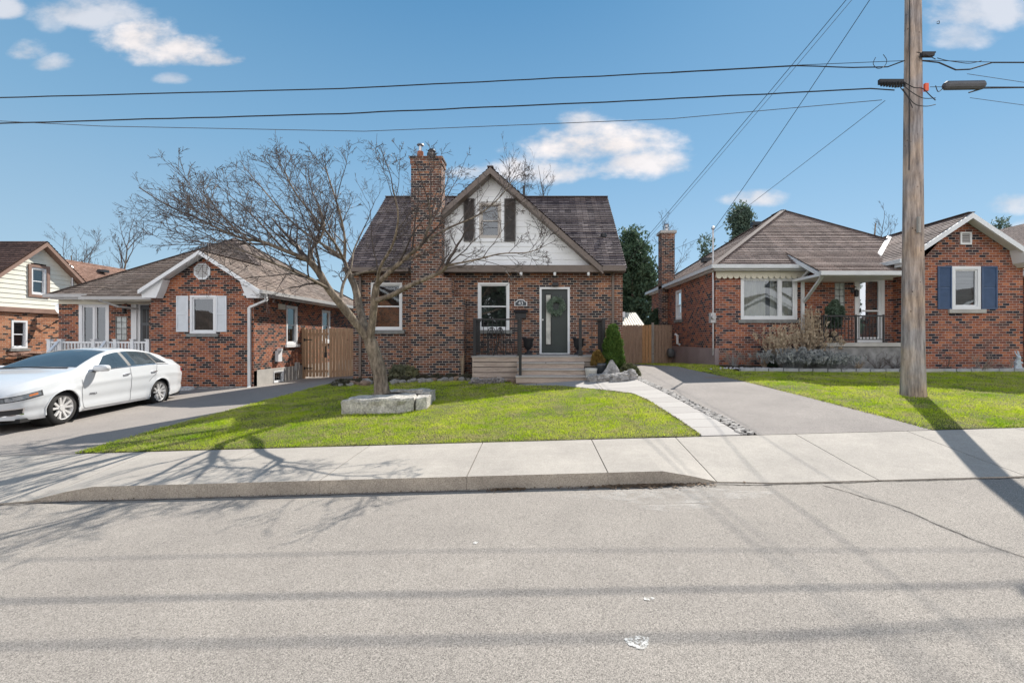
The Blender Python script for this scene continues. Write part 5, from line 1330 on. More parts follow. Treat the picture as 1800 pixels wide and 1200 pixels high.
# bed soil and stone edging at right house
props(strip('bed_soil', lin(13.36,15.05,8), lambda y: 5.9, lambda y: 16, 40, .03, mDirt, dispn=.04), kind='structure')
random.seed(9); eg = MB(); x = 5.95; k = 0
mEdge = plain('edging_stone', (.34,.35,.36), .9, var=.2, vs=6, bs=.3)
ep = None
while x < 16:
    w_ = random.uniform(.38,.46); z = G(x,13.32)
    if ep is None: ep = MB().box(-.2,.2,-.06,.06,-.05,.05).build('edging_block', mEdge, None, org=(0,0,0)); o = ep
    else: o = ep.copy(); C.objects.link(o)
    o.location = (x+w_/2,13.32,z+.05); o.scale = (w_/.42,1,random.uniform(.8,1.1)); o.rotation_euler = (0,.03*random.uniform(-1,1),.03*random.uniform(-1,1)); props(o, 'grey stone edging block in the row between the lawn and the planting bed', 'edging', 'stone edging blocks of the planting bed'); x += w_+.01
gv = MB()
for i in range(500):
    c_ = random.choice((mx(1330,14),mx(1515,13.6),mx(1730,13.5),mx(1760,13.5),mx(1300,14.3))); x = random.gauss(c_,.35); y = random.uniform(13.42,13.8); s_ = random.uniform(.012,.035); gv.rock((x,y,G(x,y)+.05),(s_*1.3,s_,s_*.7),i,3,.3,.3)
props(gv.build('white_gravel', plain('white_stone', (.5,.5,.52), .8, var=.3, vs=9), None, uv=False), 'scattered whitish gravel in the planting bed', 'gravel', kind='stuff')
gv = MB(); random.seed(77)
for i in range(130):
    x = random.uniform(-12.6,-9.9); y = 15.35+random.uniform(-.1,.08); s_ = random.uniform(.03,.07); gv.rock((x,y,G(x,y)),(s_*1.3,s_,s_*.7),i,4,.3,.3)
props(gv.build('gravel', mCob, None, uv=False), 'row of small stones at the foot of the brick bungalow wall', 'gravel', kind='stuff')
props(MB().rock((mx(325,15),15.0,G(-11.6,15)+.02),(.34,.16,.1),14,10,.35,.4).build('boulder', rockmat('white_rock',(.5,.5,.5)), None, uv=False, org=(mx(325,15),15.0,G(-11.6,15))), 'flat whitish boulder lying behind the rear wheel of the car', 'boulder')
# rabbit statue
rx_, ry_ = mx(1788,13.4), 13.4; rz0 = G(rx_,ry_)
mSt = plain('statue_stone', (.48,.54,.60), .7, var=.3, vs=9, bs=.3)
def skin_obj(name, verts, edges, m, parent=None, org=(0,0,0), root=0, sub=2):
    me = bpy.data.meshes.new(name); me.from_pydata([tuple(Vector(v[:3])) for v in verts], edges, []); o = bpy.data.objects.new(name, me); C.objects.link(o)
    o.modifiers.new('skin', 'SKIN'); sk_ = me.skin_vertices[0].data
    for i, v in enumerate(verts): sk_[i].radius = (v[3], v[4] if len(v) > 4 else v[3]); sk_[i].use_root = (i == root)
    s_ = o.modifiers.new('sub', 'SUBSURF'); s_.levels = sub; s_.render_levels = sub
    dg = bpy.context.evaluated_depsgraph_get(); dg.update(); me2 = bpy.data.meshes.new_from_object(o.evaluated_get(dg)); bpy.data.objects.remove(o)
    me2.materials.clear(); me2.materials.append(m); me2.polygons.foreach_set('use_smooth', [True]*len(me2.polygons)); o = bpy.data.objects.new(name, me2); C.objects.link(o); o.parent = parent; o.location = org; return o
vs = [(0,0,.16,.11,.10),(0,-.01,.30,.095,.085),(0,-.03,.38,.05),(0,-.05,.46,.065,.06),(-.01,-.12,.45,.03),(-.05,-.03,.53,.02),(-.08,0,.62,.026,.015),(-.07,.01,.68,.01),(.03,-.03,.54,.02),(.02,0,.63,.026,.015),(.03,.01,.69,.01),
      (-.09,-.02,.30,.03),(-.10,-.10,.22,.024),(.09,-.02,.30,.03),(.10,-.10,.24,.024),(-.08,-.03,.06,.06),(-.09,-.14,.03,.035),(.08,-.03,.06,.06),(.10,-.14,.03,.035)]
o = skin_obj('rabbit_statue', vs, [(0,1),(1,2),(2,3),(3,4),(3,5),(5,6),(6,7),(3,8),(8,9),(9,10),(1,11),(11,12),(1,13),(13,14),(0,15),(15,16),(0,17),(17,18)], mSt, None, (rx_,ry_,rz0+.03))
o.scale = (.85,.85,.85); props(o, 'blue grey rabbit garden statue with raised ears at the end of the planting bed', 'statue')
# shrub standing on stoop
sx_, sy_ = mx(1465,14.3), 14.3
t = thing('potted_evergreen', 'small dark evergreen in a pot on the stoop below the glass blocks', 'plant', (sx_,sy_,-.125))
MB().lathe([(0,0),(.12,0),(.15,.3),(.13,.3),(0,.26)], (sx_,sy_,-.125), 14).build('pot', mShutD, t)
MB().tube([(sx_,sy_,.1),(sx_+.01,sy_,.5)], .015, 6).build('stem', mStemD, t)
tri_object('foliage', sprays((sx_,sy_,.33), .26, .24, .8, 4500, .07, lambda q: max(.1,(1-(1.6*q-.6)**2))**.5, 61, 16), mFirG, t, (sx_,sy_,-.125))
# wreath
wx, wy_, wz = mx(977.5,14.98), 15.0, mz(538,14.98); r_ = np.random.default_rng(5); n = 1700
a = r_.uniform(0,2*PI,n); rr_ = .22+r_.normal(0,.035,n); p = np.stack([wx+rr_*np.cos(a), wy_+.03-r_.uniform(0,.09,n), wz+rr_*np.sin(a)],1)
d = np.stack([-np.sin(a)*.8+np.cos(a)*r_.uniform(-1.2,1.5,n), r_.uniform(-.7,.2,n), np.cos(a)*.8+np.sin(a)*r_.uniform(-1.2,1.5,n)],1); d /= np.linalg.norm(d,axis=1)[:,None]
b_ = r_.normal(size=(n,3)); b_ -= d*(b_*d).sum(1)[:,None]; b_ /= np.linalg.norm(b_,axis=1)[:,None]; L_ = r_.uniform(.06,.13,n)[:,None]
V = np.stack([p-b_*.014,p+b_*.014,p+d*L_],1); o = tri_object('wreath', V, foliage('wreath_leaf', (.09,.14,.10), (.30,.38,.29), 16), None, (wx,wy_,wz), label='green leafy wreath hanging on the dark front door', cat='wreath'); o.location = (wx,wy_,wz)
# urns
def urn(x, y, z, label):
    u = thing('urn_planter', label, 'planter', (x,y,z), 0, 'black urns flanking the front door')
    MB().lathe([(0,0),(.13,0),(.13,.06),(.06,.09),(.045,.15),(.1,.2),(.15,.28),(.155,.42),(.19,.5),(.2,.53),(.17,.53),(.13,.45),(0,.44)], (x,y,z), 20).build('bowl', mBlack, u, smooth=True)
    MB().box(x-.14,x+.14,y-.14,y+.14,z,z+.035).build('plinth', mBlack, u); return u
urn(mx(928.5,14.6), 14.6, dz, 'black urn planter between the mailbox and the front door'); urn(mx(1017,14.6), 14.6, dz, 'black urn planter on the cedar side of the front door')
# bistro set
def chair(x, y, z, rz, label):
    c_ = thing('bistro_chair', label, 'chair', (x,y,z), rz, 'bistro chairs on the deck')
    m_ = MB(); m_.lathe([(0,.44),(.19,.44),(.2,.46),(0,.465)], (0,0,0), 18); m_.build('seat', mBlack, c_, local=True)
    m_ = MB(); arc_ = [(.19*math.cos(t), .17, .45+.42*math.sin(t)**.6) for t in np.linspace(0.02,PI-.02,14)]; m_.tube(arc_, .013, 6)
    m_.tube([(.1*math.cos(t), .17, .68+.1*math.sin(t)) for t in np.linspace(0,2*PI,14)], .009, 5)
    for q in (-.1,-.03,.03,.1): m_.tube([(q,.17,.46),(q*1.4,.17,.6),(q*.3,.17,.86)], .008, 5)
    m_.build('backrest', mBlack, c_, local=True)
    for sx in (-1,1):
        for sy in (-1,1): MB().tube([(.14*sx,.14*sy,.44),(.17*sx,.17*sy,.2),(.21*sx,.2*sy,0)], .012, 6).build('leg', mBlack, c_, local=True)
    return c_
chair(mx(858,14.3), 14.3, dz, R(-35), 'black bistro chair nearest the side railing of the deck'); chair(mx(887,14.5), 14.5, dz, R(60), 'black bistro chair nearer the number plate and mailbox')
bx_, by_ = mx(874,14.15), 14.15; t = thing('bistro_table', 'small round black bistro table between the two deck chairs', 'table', (bx_,by_,dz))
MB().lathe([(0,.66),(.27,.66),(.28,.69),(0,.69)], (bx_,by_,dz), 24).build('tabletop', mBlack, t)
for k in range(3):
    a_ = k*2*PI/3; MB().tube([(bx_+.05*math.cos(a_),by_+.05*math.sin(a_),dz+.66),(bx_+.04*math.cos(a_),by_+.04*math.sin(a_),dz+.3),(bx_+.22*math.cos(a_),by_+.22*math.sin(a_),dz)], .013, 6).build('leg', mBlack, t)
# ---------------- FENCES ----------------
def fence(name, label, x0, x1, Yf, zt, mats, zb, bw=.14, posts=(), gap=.014, board_h=0, openings=()):
    t = thing(name, label, 'fence', ((x0+x1)/2, Yf, zb)); x = x0; mbs = {}; random.seed(int(abs(x0*10)))
    while x < x1-.02:
        k = mats(x); m_ = mbs.setdefault(k.name, (k, MB()))[1]; w_ = min(bw, x1-x); m_.box(x, x+w_-gap, Yf, Yf+.02, zb+random.uniform(0,.03), zt+random.uniform(-.012,.012)); x += w_
    for k, m_ in mbs.values(): m_.build('boards', k, t)
    for za, zc in ((zt-.25, zt-.16), (zb+.2, zb+.29)): MB().box(x0, x1, Yf+.022, Yf+.06, za, zc).build('rail', list(mbs.values())[0][0], t)
    for (px, w_, h_, mm) in posts: MB().box(px-w_/2, px+w_/2, Yf-.05, Yf+.04, zb-.05, zt+h_).build('post', mm, t)
    return t
Yg = 18.7; gx0 = mx(531,Yg); gz0 = G(-9,18.7)+.04
gt = fence('wooden_gate', 'cedar gate with black strap hinges and latch beside the red brick bungalow', gx0+.14, mx(576.5,Yg), Yg, mz(578,Yg), lambda x: mFenL, gz0, posts=[(gx0+.07,.12,.06,mFenL)], gap=.026)
for zz in (mz(597,Yg), mz(647,Yg)): h_ = MB(); h_.box(gx0+.1, gx0+.42, Yg-.02, Yg-.002, zz-.02, zz+.02); h_.box(gx0+.1, gx0+.16, Yg-.075, Yg-.052, zz-.06, zz+.06); h_.build('hinge', mBlack, gt)
MB().box(mx(571,Yg), mx(575,Yg), Yg-.05, Yg-.002, mz(628,Yg), mz(619,Yg)).box(mx(572,Yg),mx(573.5,Yg),Yg-.03,Yg-.002,mz(619,Yg),mz(608,Yg)).build('latch', mBlack, gt)
fence('wooden_fence', 'cedar board fence between the gate and the brown brick house', mx(577,Yg)+.02, -6.02, Yg+.05, mz(577,Yg), lambda x: mFenL, gz0-.02, bw=.135)
Yf = 19.7; 
fence('wooden_fence', 'weathered board fence with one new orange section at the end of the asphalt driveway', 2.9, 5.88, Yf, mz(571,Yf), lambda x: mFenN if mx(1127,Yf) < x < mx(1143,Yf) else mFenR, G(4.5,Yf)-.02, posts=[(mx(1147,Yf),.1,.1,mPost)], gap=.014)
# shed roof beyond fence
Sh = thing('garden_shed', 'garden shed with a cream ribbed metal roof behind the driveway fence', 'shed', (mx(1108,22.5),22.5,-1.1))
x0, x1 = mx(1085,22.5), mx(1131,22.5); zt_, zb_ = mz(549,23.2), mz(574,22.2)
m_ = MB(); n = 40
for i in range(n):
    a, b_ = lerp(x0,x1,i/n), lerp(x0,x1,(i+1)/n); o_ = .02*(i%4==0); o2 = .02*((i+1)%4==0)
    m_.poly((a,22.0,zb_+o_),(b_,22.0,zb_+o2),(b_-.18*(i+1)/n,23.4,zt_+o2),(a-.18*i/n,23.4,zt_+o_))
m_.build('roof', plain('cream_metal', (.62,.56,.42), .5, var=.12, vs=3), Sh); MB().box(x0+.1,x1-.1,22.1,24,-1.2,zb_-.02).build('wall', mFenR, Sh)
# ---------------- POLE ----------------
pxx, pyy = mx(1605,9.35), 9.35; pz0 = G(pxx,pyy)
Pl = thing('utility_pole', 'tall weathered wooden utility pole standing in the lawn with cables', 'pole', (pxx,pyy,pz0))
m, nt, b = nm('pole_wood'); co = coord(nt, scale=(1,1,.12)); f = noise(nt, co, 12, 7, .7); r = ramp(nt, f, [(.33, (.13,.11,.105)), (.5, (.34,.30,.275)), (.66, (.56,.50,.46))])
co2 = coord(nt); f2 = noise(nt, co2, 1.2, 4); r2 = ramp(nt, f2, [(.4, (.88,.9,.95)), (.62, (1.2,1.0,.8))]); col = mixc(nt, r.outputs[0], r2.outputs[0], 1.0, 'MULTIPLY')
v = N(nt, 'ShaderNodeTexVoronoi'); v.inputs['Scale'].default_value = 11; nt.links.new(coord(nt, scale=(1,1,.7)), v.inputs['Vector']); kr = ramp(nt, v.outputs['Distance'], [(.09, (.12,.09,.08)), (.15, (1,1,1))]); kk = noise(nt, co2, 1.1, 2); kr2 = ramp(nt, kk, [(.5, (0,0,0)), (.58, (1,1,1))])
col = mixc(nt, col, mixc(nt, (1,1,1), kr.outputs[0], kr2.outputs[0]), 1.0, 'MULTIPLY'); nt.links.new(col, b.inputs['Base Color']); b.inputs['Roughness'].default_value = .9; bump(nt, b, f, 1.0, .02)
m_ = MB(); n = 28; hh = 10.5; rows = 60
for j in range(rows+1):
    t = j/rows; rr_ = lerp(.213,.138,min(1,t*1.25)**.85)+(.02*(1-t*12) if t < .083 else 0)
    for k in range(n):
        a = 2*PI*k/n; q = rr_*(1+.02*mnoise.noise(Vector((math.cos(a)*2,math.sin(a)*2,t*3)))+.012*mnoise.noise(Vector((math.cos(a)*7,math.sin(a)*7,t*2))))
        m_.v.append((pxx+q*math.cos(a)-.0*t, pyy+q*math.sin(a), pz0-.2+hh*t))
for j in range(rows):
    for k in range(n): m_.f.append((j*n+k,j*n+(k+1)%n,(j+1)*n+(k+1)%n,(j+1)*n+k))
m_.build('pole_shaft', MT['pole_wood'], Pl, smooth=True, uv=False)
mCab = plain('cable_black', (.018,.018,.02), .6, var=.2); mCabG = plain('cable_grey', (.09,.09,.095), .6, var=.2)
m_ = MB(); m_.tube([(pxx-(.165-.005*i),pyy-(.10-.003*i),pz0+4.6+i*.8) for i in range(6)], .01, 5); m_.build('ground_wire', mCab, Pl, uv=False)
MB().box(pxx-.08,pxx-.03,pyy-.23,pyy-.18,pz0+3.3,pz0+3.62).build('tag_plate', mPost, Pl)
z1, z2 = mz(108,pyy), mz(157,pyy)
m_ = MB(); m_.box(pxx-.02,pxx+.22,pyy-.26,pyy-.18,z1-.04,z1+.04); m_.tube([(pxx+.2,pyy-.22,z1),(pxx+.26,pyy-.22,z1+.05)], .02, 6); m_.build('cable_bracket', mCab, Pl)
MB().box(pxx+.04,pxx+.11,pyy-.25,pyy-.20,mz(171,pyy),mz(158,pyy)).build('marker_tag', plain('orange_plastic', (.75,.10,.03), .4), Pl)
m_ = MB(); m_.tube([(mx(1636,pyy),pyy-.3,mz(165,pyy)),(mx(1640,pyy),pyy-.3,mz(165,pyy)),(mx(1701,pyy),pyy-.3,mz(164,pyy)),(mx(1705,pyy),pyy-.3,mz(163,pyy))], [.05,.085,.085,.05], 12); m_.build('splice_case', mCabG, Pl, uv=False)
m_ = MB()
for i in range(9):
    x = lerp(mx(1529,pyy),mx(1568,pyy),i/8); m_.tube([(x,pyy-.25,mz(155,pyy)),(x+.01,pyy-.3,mz(160,pyy)),(x+.05,pyy-.25,mz(166-abs(i-5)*.6,pyy))], .022, 6)
m_.box(mx(1528,pyy),mx(1569,pyy),pyy-.29,pyy-.23,mz(161,pyy),mz(153,pyy)); m_.build('terminal_block', mCab, Pl)
m_ = MB()
def wr(pts, r=.008): MB().tube(spline([(mx(a,pyy),pyy-.3,mz(b_,pyy)) for a, b_ in pts],5), r, 5, cap=False).build('loose_wire', mCab, Pl, uv=False)
wr([(1570,160),(1585,168),(1600,170),(1613,182),(1622,190)],.009); wr([(1568,165),(1580,175),(1600,186),(1622,186)]); wr([(1566,170),(1585,195),(1605,200),(1622,197)]); wr([(1562,168),(1575,185),(1583,203)]); wr([(1590,108),(1605,112),(1622,120)]); wr([(1622,165),(1626,175),(1632,172),(1637,166)],.008)
wr([(1520,117),(1516,128),(1524,136),(1535,132),(1539,122),(1533,112)],.006); wr([(1625,118),(1640,122),(1660,125),(1680,127),(1700,123)],.007); wr([(1624,57),(1628,55),(1628,60),(1624,59)],.006)
def cable(pts, r, label, m=mCab, sag=0, name='overhead_cable', n=40, seed=0, wob=0):
    P = [Vector(p) for p in pts]; out = []
    for a, b_ in zip(P, P[1:]):
        for i in range(n):
            t = i/n; q = a.lerp(b_, t); q.z -= sag*4*t*(1-t)*((b_-a).length/20)**2; q.z += wob*mnoise.noise(Vector((q.x*1.2,seed,0))); out.append(q)
    out.append(P[-1]); o = MB().tube(out, r, 5, cap=False).build(name, m, None, uv=False, org=tuple(P[0])); return props(o, label, 'cable', None)
Yc = pyy-.27; xl_ = mx(-60,Yc)-6; xr_ = 26
cable([P3(1590,107,Yc),P3(1560,118,Yc),P3(1500,119,Yc),P3(1400,116,Yc),P3(1180,128,Yc),P3(600,156,Yc),P3(0,172,Yc),(xl_,Yc,mz(172,Yc)-.05)], .012, 'upper thick street cable crossing the whole sky to the pole', n=14, wob=.012, seed=1)
cable([P3(1590,107,Yc),P3(1400,115,Yc),P3(1180,127,Yc)], .006, 'thin support strand just above the upper street cable', n=14)
cable([P3(1572,159,Yc),P3(1530,156,Yc),P3(1100,178,Yc),P3(600,200,Yc),P3(0,217,Yc),(xl_,Yc,mz(217,Yc)-.05)], .013, 'lower thick street cable running from the black terminal block', n=14, wob=.012, seed=3)
cable([P3(1550,176,Yc+.5),P3(1180,209,Yc+.5),P3(640,231,Yc+.5),P3(180,222,Yc+.5),P3(0,213,Yc+.5),(xl_,Yc+.5,mz(205,Yc))], .007, 'thin sagging wire below the two thick street cables', mCabG, n=14)
cable([P3(1622,107,Yc),P3(1650,110,Yc),P3(1680,123,Yc),P3(1705,122,Yc),P3(1745,110,Yc),P3(1800,110,Yc),(xr_,Yc,mz(106,Yc)+.15)], .014, 'upper thick cable continuing past the pole with a drip loop', n=10)
cable([P3(1622,106,Yc),P3(1800,111,Yc),(xr_,Yc,mz(112,Yc))], .006, 'thin strand above the upper cable past the pole', n=14)
cable([P3(1703,163,Yc),P3(1730,155,Yc),P3(1800,154,Yc),(xr_,Yc,mz(150,Yc)+.15)], .014, 'lower thick cable leaving the grey splice case', n=10)
cable([P3(1635,153,Yc),P3(1740,153,Yc),(xr_,Yc,mz(154,Yc))], .006, 'thin strand above the grey splice case', n=14)
cable([P3(1705,172,Yc),P3(1800,185,Yc),(xr_,Yc+2,mz(200,Yc))], .005, 'thin wire slanting down from below the splice case', mCabG, n=10)
cable([P3(1700,130,Yc),P3(1800,145,Yc),(xr_,Yc+2,mz(150,Yc))], .005, 'thin wire slanting down between the two thick cables past the pole', mCabG, n=10)
zt_ = pz0+9.6
cable([(pxx-.15,pyy,zt_),P3(1092,470,18.6)], .008, 'service drop from the pole top to the rear eave of the brown brick house', n=30, sag=.12)
cable([(pxx-.15,pyy,zt_-.15),P3(1086,480,20)], .006, 'thin wire beside the service drop to the brown brick house', mCabG, n=30, sag=.2)
cable([(pxx-.12,pyy,zt_-.3),(mxx,15.05,mz(406,15.05))], .008, 'service drop from the pole top to the mast of the red brick house', n=30, sag=.5)
cable([P3(1556,177,pyy),(mxx,15.05,mz(409,15.05))], .006, 'thin wire from the terminal block to the mast of the red brick house', mCabG, n=30, sag=.1)
cable([(mxx,15.05,mz(409,15.05)),P3(1092,475,30)], .006, 'thin wire running from the mast to the rear yards', mCabG, n=20, sag=.05)
# ---------------- THE OTHER SIDE OF THE STREET (seen in the window glass) ----------------
def across(x0, x1, y, h, rise, bk, rf, label, sid=None, seed=1):
    zg = G((x0+x1)/2, -6)+.1; xm = (x0+x1)/2
    t = thing('house_across', label, 'house', (xm, y, zg), 0, 'houses on the opposite side of the street')
    w = MB().box(x0, x1, y-8, y, zg-.3, zg+h); w.build('wall', bk, t)
    g = MB(); g.prism([(x0,zg+h),(x1,zg+h),(xm,zg+h+rise)], lambda u, d, z: (u, d, z), y-.01, y+.0); g.build('gable', sid or bk, t)
    r = MB(); e = .35; s = rise/((x1-x0)/2)
    r.courses([(xm,y+.4,zg+h+rise+.05),(x1+e,y+.4,zg+h-e*s+.05),(x1+e,y-8,zg+h-e*s+.05),(xm,y-8,zg+h+rise+.05)], .2, .03)
    r.courses([(xm,y+.4,zg+h+rise+.05),(x0-e,y+.4,zg+h-e*s+.05),(x0-e,y-8,zg+h-e*s+.05),(xm,y-8,zg+h+rise+.05)], .2, .03); r.build('roof', rf, t)
    b_ = MB(); b_.prism([(x0-e,zg+h-e*s),(xm,zg+h+rise),(xm,zg+h+rise-.25),(x0-e,zg+h-e*s-.25)], lambda u, d, z: (u,d,z), y+.36, y+.42); b_.prism([(x1+e,zg+h-e*s),(xm,zg+h+rise),(xm,zg+h+rise-.25),(x1+e,zg+h-e*s-.25)], lambda u, d, z: (u,d,z), y+.36, y+.42); b_.build('rake_board', mWhite, t)
    for (u0, u1) in ((.12,.36),(.64,.88)):
        a, b2 = lerp(x0,x1,u0), lerp(x0,x1,u1)
        f = MB(); M = lambda u, d, z: (u, y-d, z); ringbox(f, M, a, b2, zg+1, zg+2.3, .09, -.05, -.002); wdw = f.build('window', mWhite, t)
        MB().poly((a,y+.02,zg+1),(b2,y+.02,zg+1),(b2,y+.02,zg+2.3),(a,y+.02,zg+2.3)).build('pane', mTintH, wdw)
    MB().box(xm-.5, xm+.5, y+.001, y+.05, zg, zg+2.1).build('door', mDoorG, t)
mTintH = plain('far_window_glass', (.03,.035,.04), .05, var=.1)
across(-42, -33, -13, 3.0, 2.6, bkFar, rfLeft, 'orange brick gabled house across the street facing the bungalow')
across(-28, -19, -13, 2.9, 2.6, bkLeft, rfRight, 'red brick gabled house across the street with pale siding peak', mSid)
across(-19.5, -11, -13.5, 4.4, 2.8, bkFar, rfMain, 'orange brick house directly opposite the bare tree')
across(17, 26, -13, 2.9, 2.4, bkLeft, rfLeft, 'brick house across the street opposite the big front window', mSid)
across(36, 46, -13, 3.0, 2.6, bkRight, rfRight, 'red brick house across the street opposite the blue shutters')
for (x, y, h, r_, lb, sd) in ((-4.5,-15,9,2.3,'tall evergreen across the street opposite the front door',71),(0.5,-17,7.5,2.2,'rounder evergreen across the street beside the tall one',72),(-31,-17,8,2.2,'evergreen between the two houses across the street opposite the bungalow',73),(13.5,-16,8,2.3,'evergreen across the street opposite the driveway',74),(31,-17,8.5,2.5,'evergreen across the street opposite the utility pole',75)):
    evergreen(x, y, h, r_, lb, sd, mFirG, 9000, .28, shape=lambda q: min(1,.6+q)*(1-q**2)**.6, z=-1.7+.0275*x)

# next house along, beyond the blue shuttered gable
Nh = thing('brick_house', 'house at the far end of the street edge beyond the rabbit statue', 'house', (21, 17, -.8))
MB().box(17.6, 25, 16.2, 25, -1.2, 2.35).build('wall', bkRight, Nh)
r = MB(); r.courses([(17.1,15.7,2.4),(25.5,15.7,2.4),(21.3,19.5,5.0)], .14, .028); r.courses([(17.1,15.7,2.4),(21.3,19.5,5.0),(21.3,21,5.0),(17.1,25.5,2.4)], .14, .02); r.courses([(25.5,15.7,2.4),(21.3,19.5,5.0),(21.3,21,5.0),(25.5,25.5,2.4)], .14, .02)
r.build('roof', rfRight, Nh); MB().box(17.1, 25.5, 15.7, 25.5, 2.2, 2.38).build('soffit', mWhite, Nh)
# ---------------- CAR ----------------
Xc, Yc_ = -10.80, 10.66
zf, zr__ = G(-10.6,9.3), G(-11,12.1)
def coordc(x, y, z): return (x, y, z)
ang = math.atan2(-2.81, .35)
Car = thing('parked_car', 'white four door sedan with alloy wheels parked on the bungalow driveway', 'car', (Xc,Yc_,(zf+zr__)/2-.005), ang)
mPaintW = plain('car_paint_white', (.60,.615,.63), .22, var=.01, vs=1, spec=.6)
MT['car_paint_white'].node_tree.nodes['Principled BSDF'].inputs['Coat Weight'].default_value = .7
mTint = plain('car_glass', (.045,.06,.07), .03, var=.2, vs=3, spec=1.0); mRub = plain('tyre_rubber', (.022,.021,.021), .85, var=.2, vs=8); mRim = plain('alloy', (.68,.67,.66), .35, .3, var=.05, vs=3)
mChr = plain('chrome', (.75,.75,.76), .12, 1.0, var=.03, vs=3); mPlas = plain('black_plastic', (.02,.02,.022), .5, var=.2); mSeam = plain('seam_dark', (.16,.16,.17), .8, var=.1); mLens = plain('lamp_lens', (.16,.17,.18), .08, var=.3, vs=14, spec=.9); mRed = plain('tail_lens', (.45,.02,.02), .15, var=.1); mAmb = plain('amber_lens', (.5,.16,.05), .15, var=.1)
mWellD = plain('wheel_well', (.012,.012,.012), .95, var=.1)
ZS = [(-2.69,.78),(-2.6,.90),(-2.4,.99),(-2.0,1.06),(-1.2,1.09),(0,1.06),(.7,1.02),(1.0,.985),(1.5,.92),(1.9,.83),(2.2,.74),(2.36,.64),(2.42,.55)]
ZT = [(-2.69,.80),(-2.66,1.02),(-2.55,1.13),(-2.3,1.18),(-2.05,1.225),(-1.8,1.345),(-1.4,1.455),(-1.0,1.525),(-.6,1.55),(-.25,1.525),(0,1.475),(.3,1.385),(.6,1.27),(.9,1.145),(1.05,1.10),(1.5,1.04),(1.9,.95),(2.15,.86),(2.3,.77),(2.38,.66),(2.42,.58)]
WB = [(-2.69,.55),(-2.62,.72),(-2.5,.80),(-2.2,.875),(-1.7,.915),(-1.3,.925),(0,.915),(1.0,.92),(1.5,.925),(1.9,.885),(2.15,.80),(2.3,.66),(2.38,.50),(2.42,.34)]
ZB = [(-2.69,.34),(-2.3,.24),(-1.8,.2),(2.0,.2),(2.42,.24)]
WR = [(-2.69,.5),(-2.3,.66),(-1.9,.64),(-1.5,.60),(-.8,.575),(-.2,.585),(.2,.63),(.6,.70),(.95,.77),(1.1,.80),(1.6,.78),(2.0,.66),(2.3,.45),(2.42,.22)]
def smooth_tab(tab):
    def f(x, h=.07): return (pw(tab,x-h)+pw(tab,x)*2+pw(tab,x+h))/4
    return f
fZS, fZT, fWB, fZB, fWR = map(smooth_tab, (ZS, ZT, WB, ZB, WR))
def side(x, z):
    zb, zs, wb = fZB(x), fZS(x), fWB(x); t = (z-zb)/(zs-zb)
    # barrel with a crease at door-handle height and tucked sill
    y = wb*(1 - .05*(1-min(1,t/.35))**2 - .035*max(0,(t-.75)/.25)**1.5)
    y += .012*math.exp(-((t-.70)/.06)**2) - .022*math.exp(-((t-.28)/.12)**2)
    if x < 1.2 and x > -1.2: y -= .008
    for ax in (-1.42, 1.42):
        d = math.hypot(x-ax, z-.335); y += .022*math.exp(-((d-.39)/.06)**2)
    return y
def cabin(x, s):
    zs, zt, wb, wr_ = fZS(x), fZT(x), fWB(x), fWR(x); y0 = side(x, zs); zr_ = zs+(zt-zs)*.9
    k = sstep(.02,.18,zt-zs); zr_ = lerp(zs+(zt-zs)*.5, zr_, k)
    wr_ = min(wr_, y0-.02)
    return (lerp(y0, wr_, s**1.15), lerp(zs, zr_, s))
def roofp(x, t):
    y1, z1 = cabin(x, 1); zt = fZT(x); return (y1*(1-t), lerp(z1, zt, 1-(1-t)**2.2))
NX, NA, NB_, NC = 150, 26, 12, 12
xs = [lerp(-2.69,2.42,i/NX) for i in range(NX+1)]
rows = []
mb = MB()
for x in xs:
    zb, zs = fZB(x), fZS(x); ring = [(side(x,lerp(zb,zs,i/NA)), lerp(zb,zs,i/NA)) for i in range(NA+1)] + [cabin(x,i/NB_) for i in range(1,NB_+1)] + [roofp(x,i/NC) for i in range(1,NC+1)]
    full = [(x,-y,z) for y, z in reversed(ring)][:-0 or None]; full = [(x,y,z) for y, z in ring] + [(x,-y,z) for y, z in reversed(ring[:-1])]
    rows.append(full)
W_ = len(rows[0])
for rw in rows: mb.v += rw
def inarch(p):
    return any(math.hypot(p[0]-ax, p[2]-.335) < .375 for ax in (-1.42,1.42)) and p[2] < fZS(p[0])
for i in range(NX):
    for k in range(W_-1):
        q = [rows[i][k], rows[i+1][k], rows[i+1][k+1], rows[i][k+1]]; c = [sum(p[j] for p in q)/4 for j in range(3)]
        if (k < NA or k >= W_-1-NA) and inarch(c): continue
        a = i*W_+k; mb.f.append((a, a+W_, a+W_+1, a+1))
mb.f.append(tuple(range(W_))); mb.f.append(tuple(NX*W_+k for k in range(W_)))
body = mb.build('body', mPaintW, Car, smooth=True, uv=False, local=True)
# underbody and wheel wells
u = MB(); u.box(-2.4,2.2,-.8,.8,.17,.24)
for ax in (-1.42,1.42):
    for s_ in (-1,1):
        n = 24; a0 = [(ax+.385*math.cos(PI*2*k/n), .335+.385*math.sin(PI*2*k/n)) for k in range(n)]
        vs = [(x,s_*.905,z) for x, z in a0]+[(x,s_*.55,z) for x, z in a0]; u.add(vs, [(k,(k+1)%n,n+(k+1)%n,n+k) for k in range(n)]+[tuple(n+k for k in range(n))])
u.f = [f for f in u.f]; u.build('underbody', mWellD, Car, uv=False, local=True)
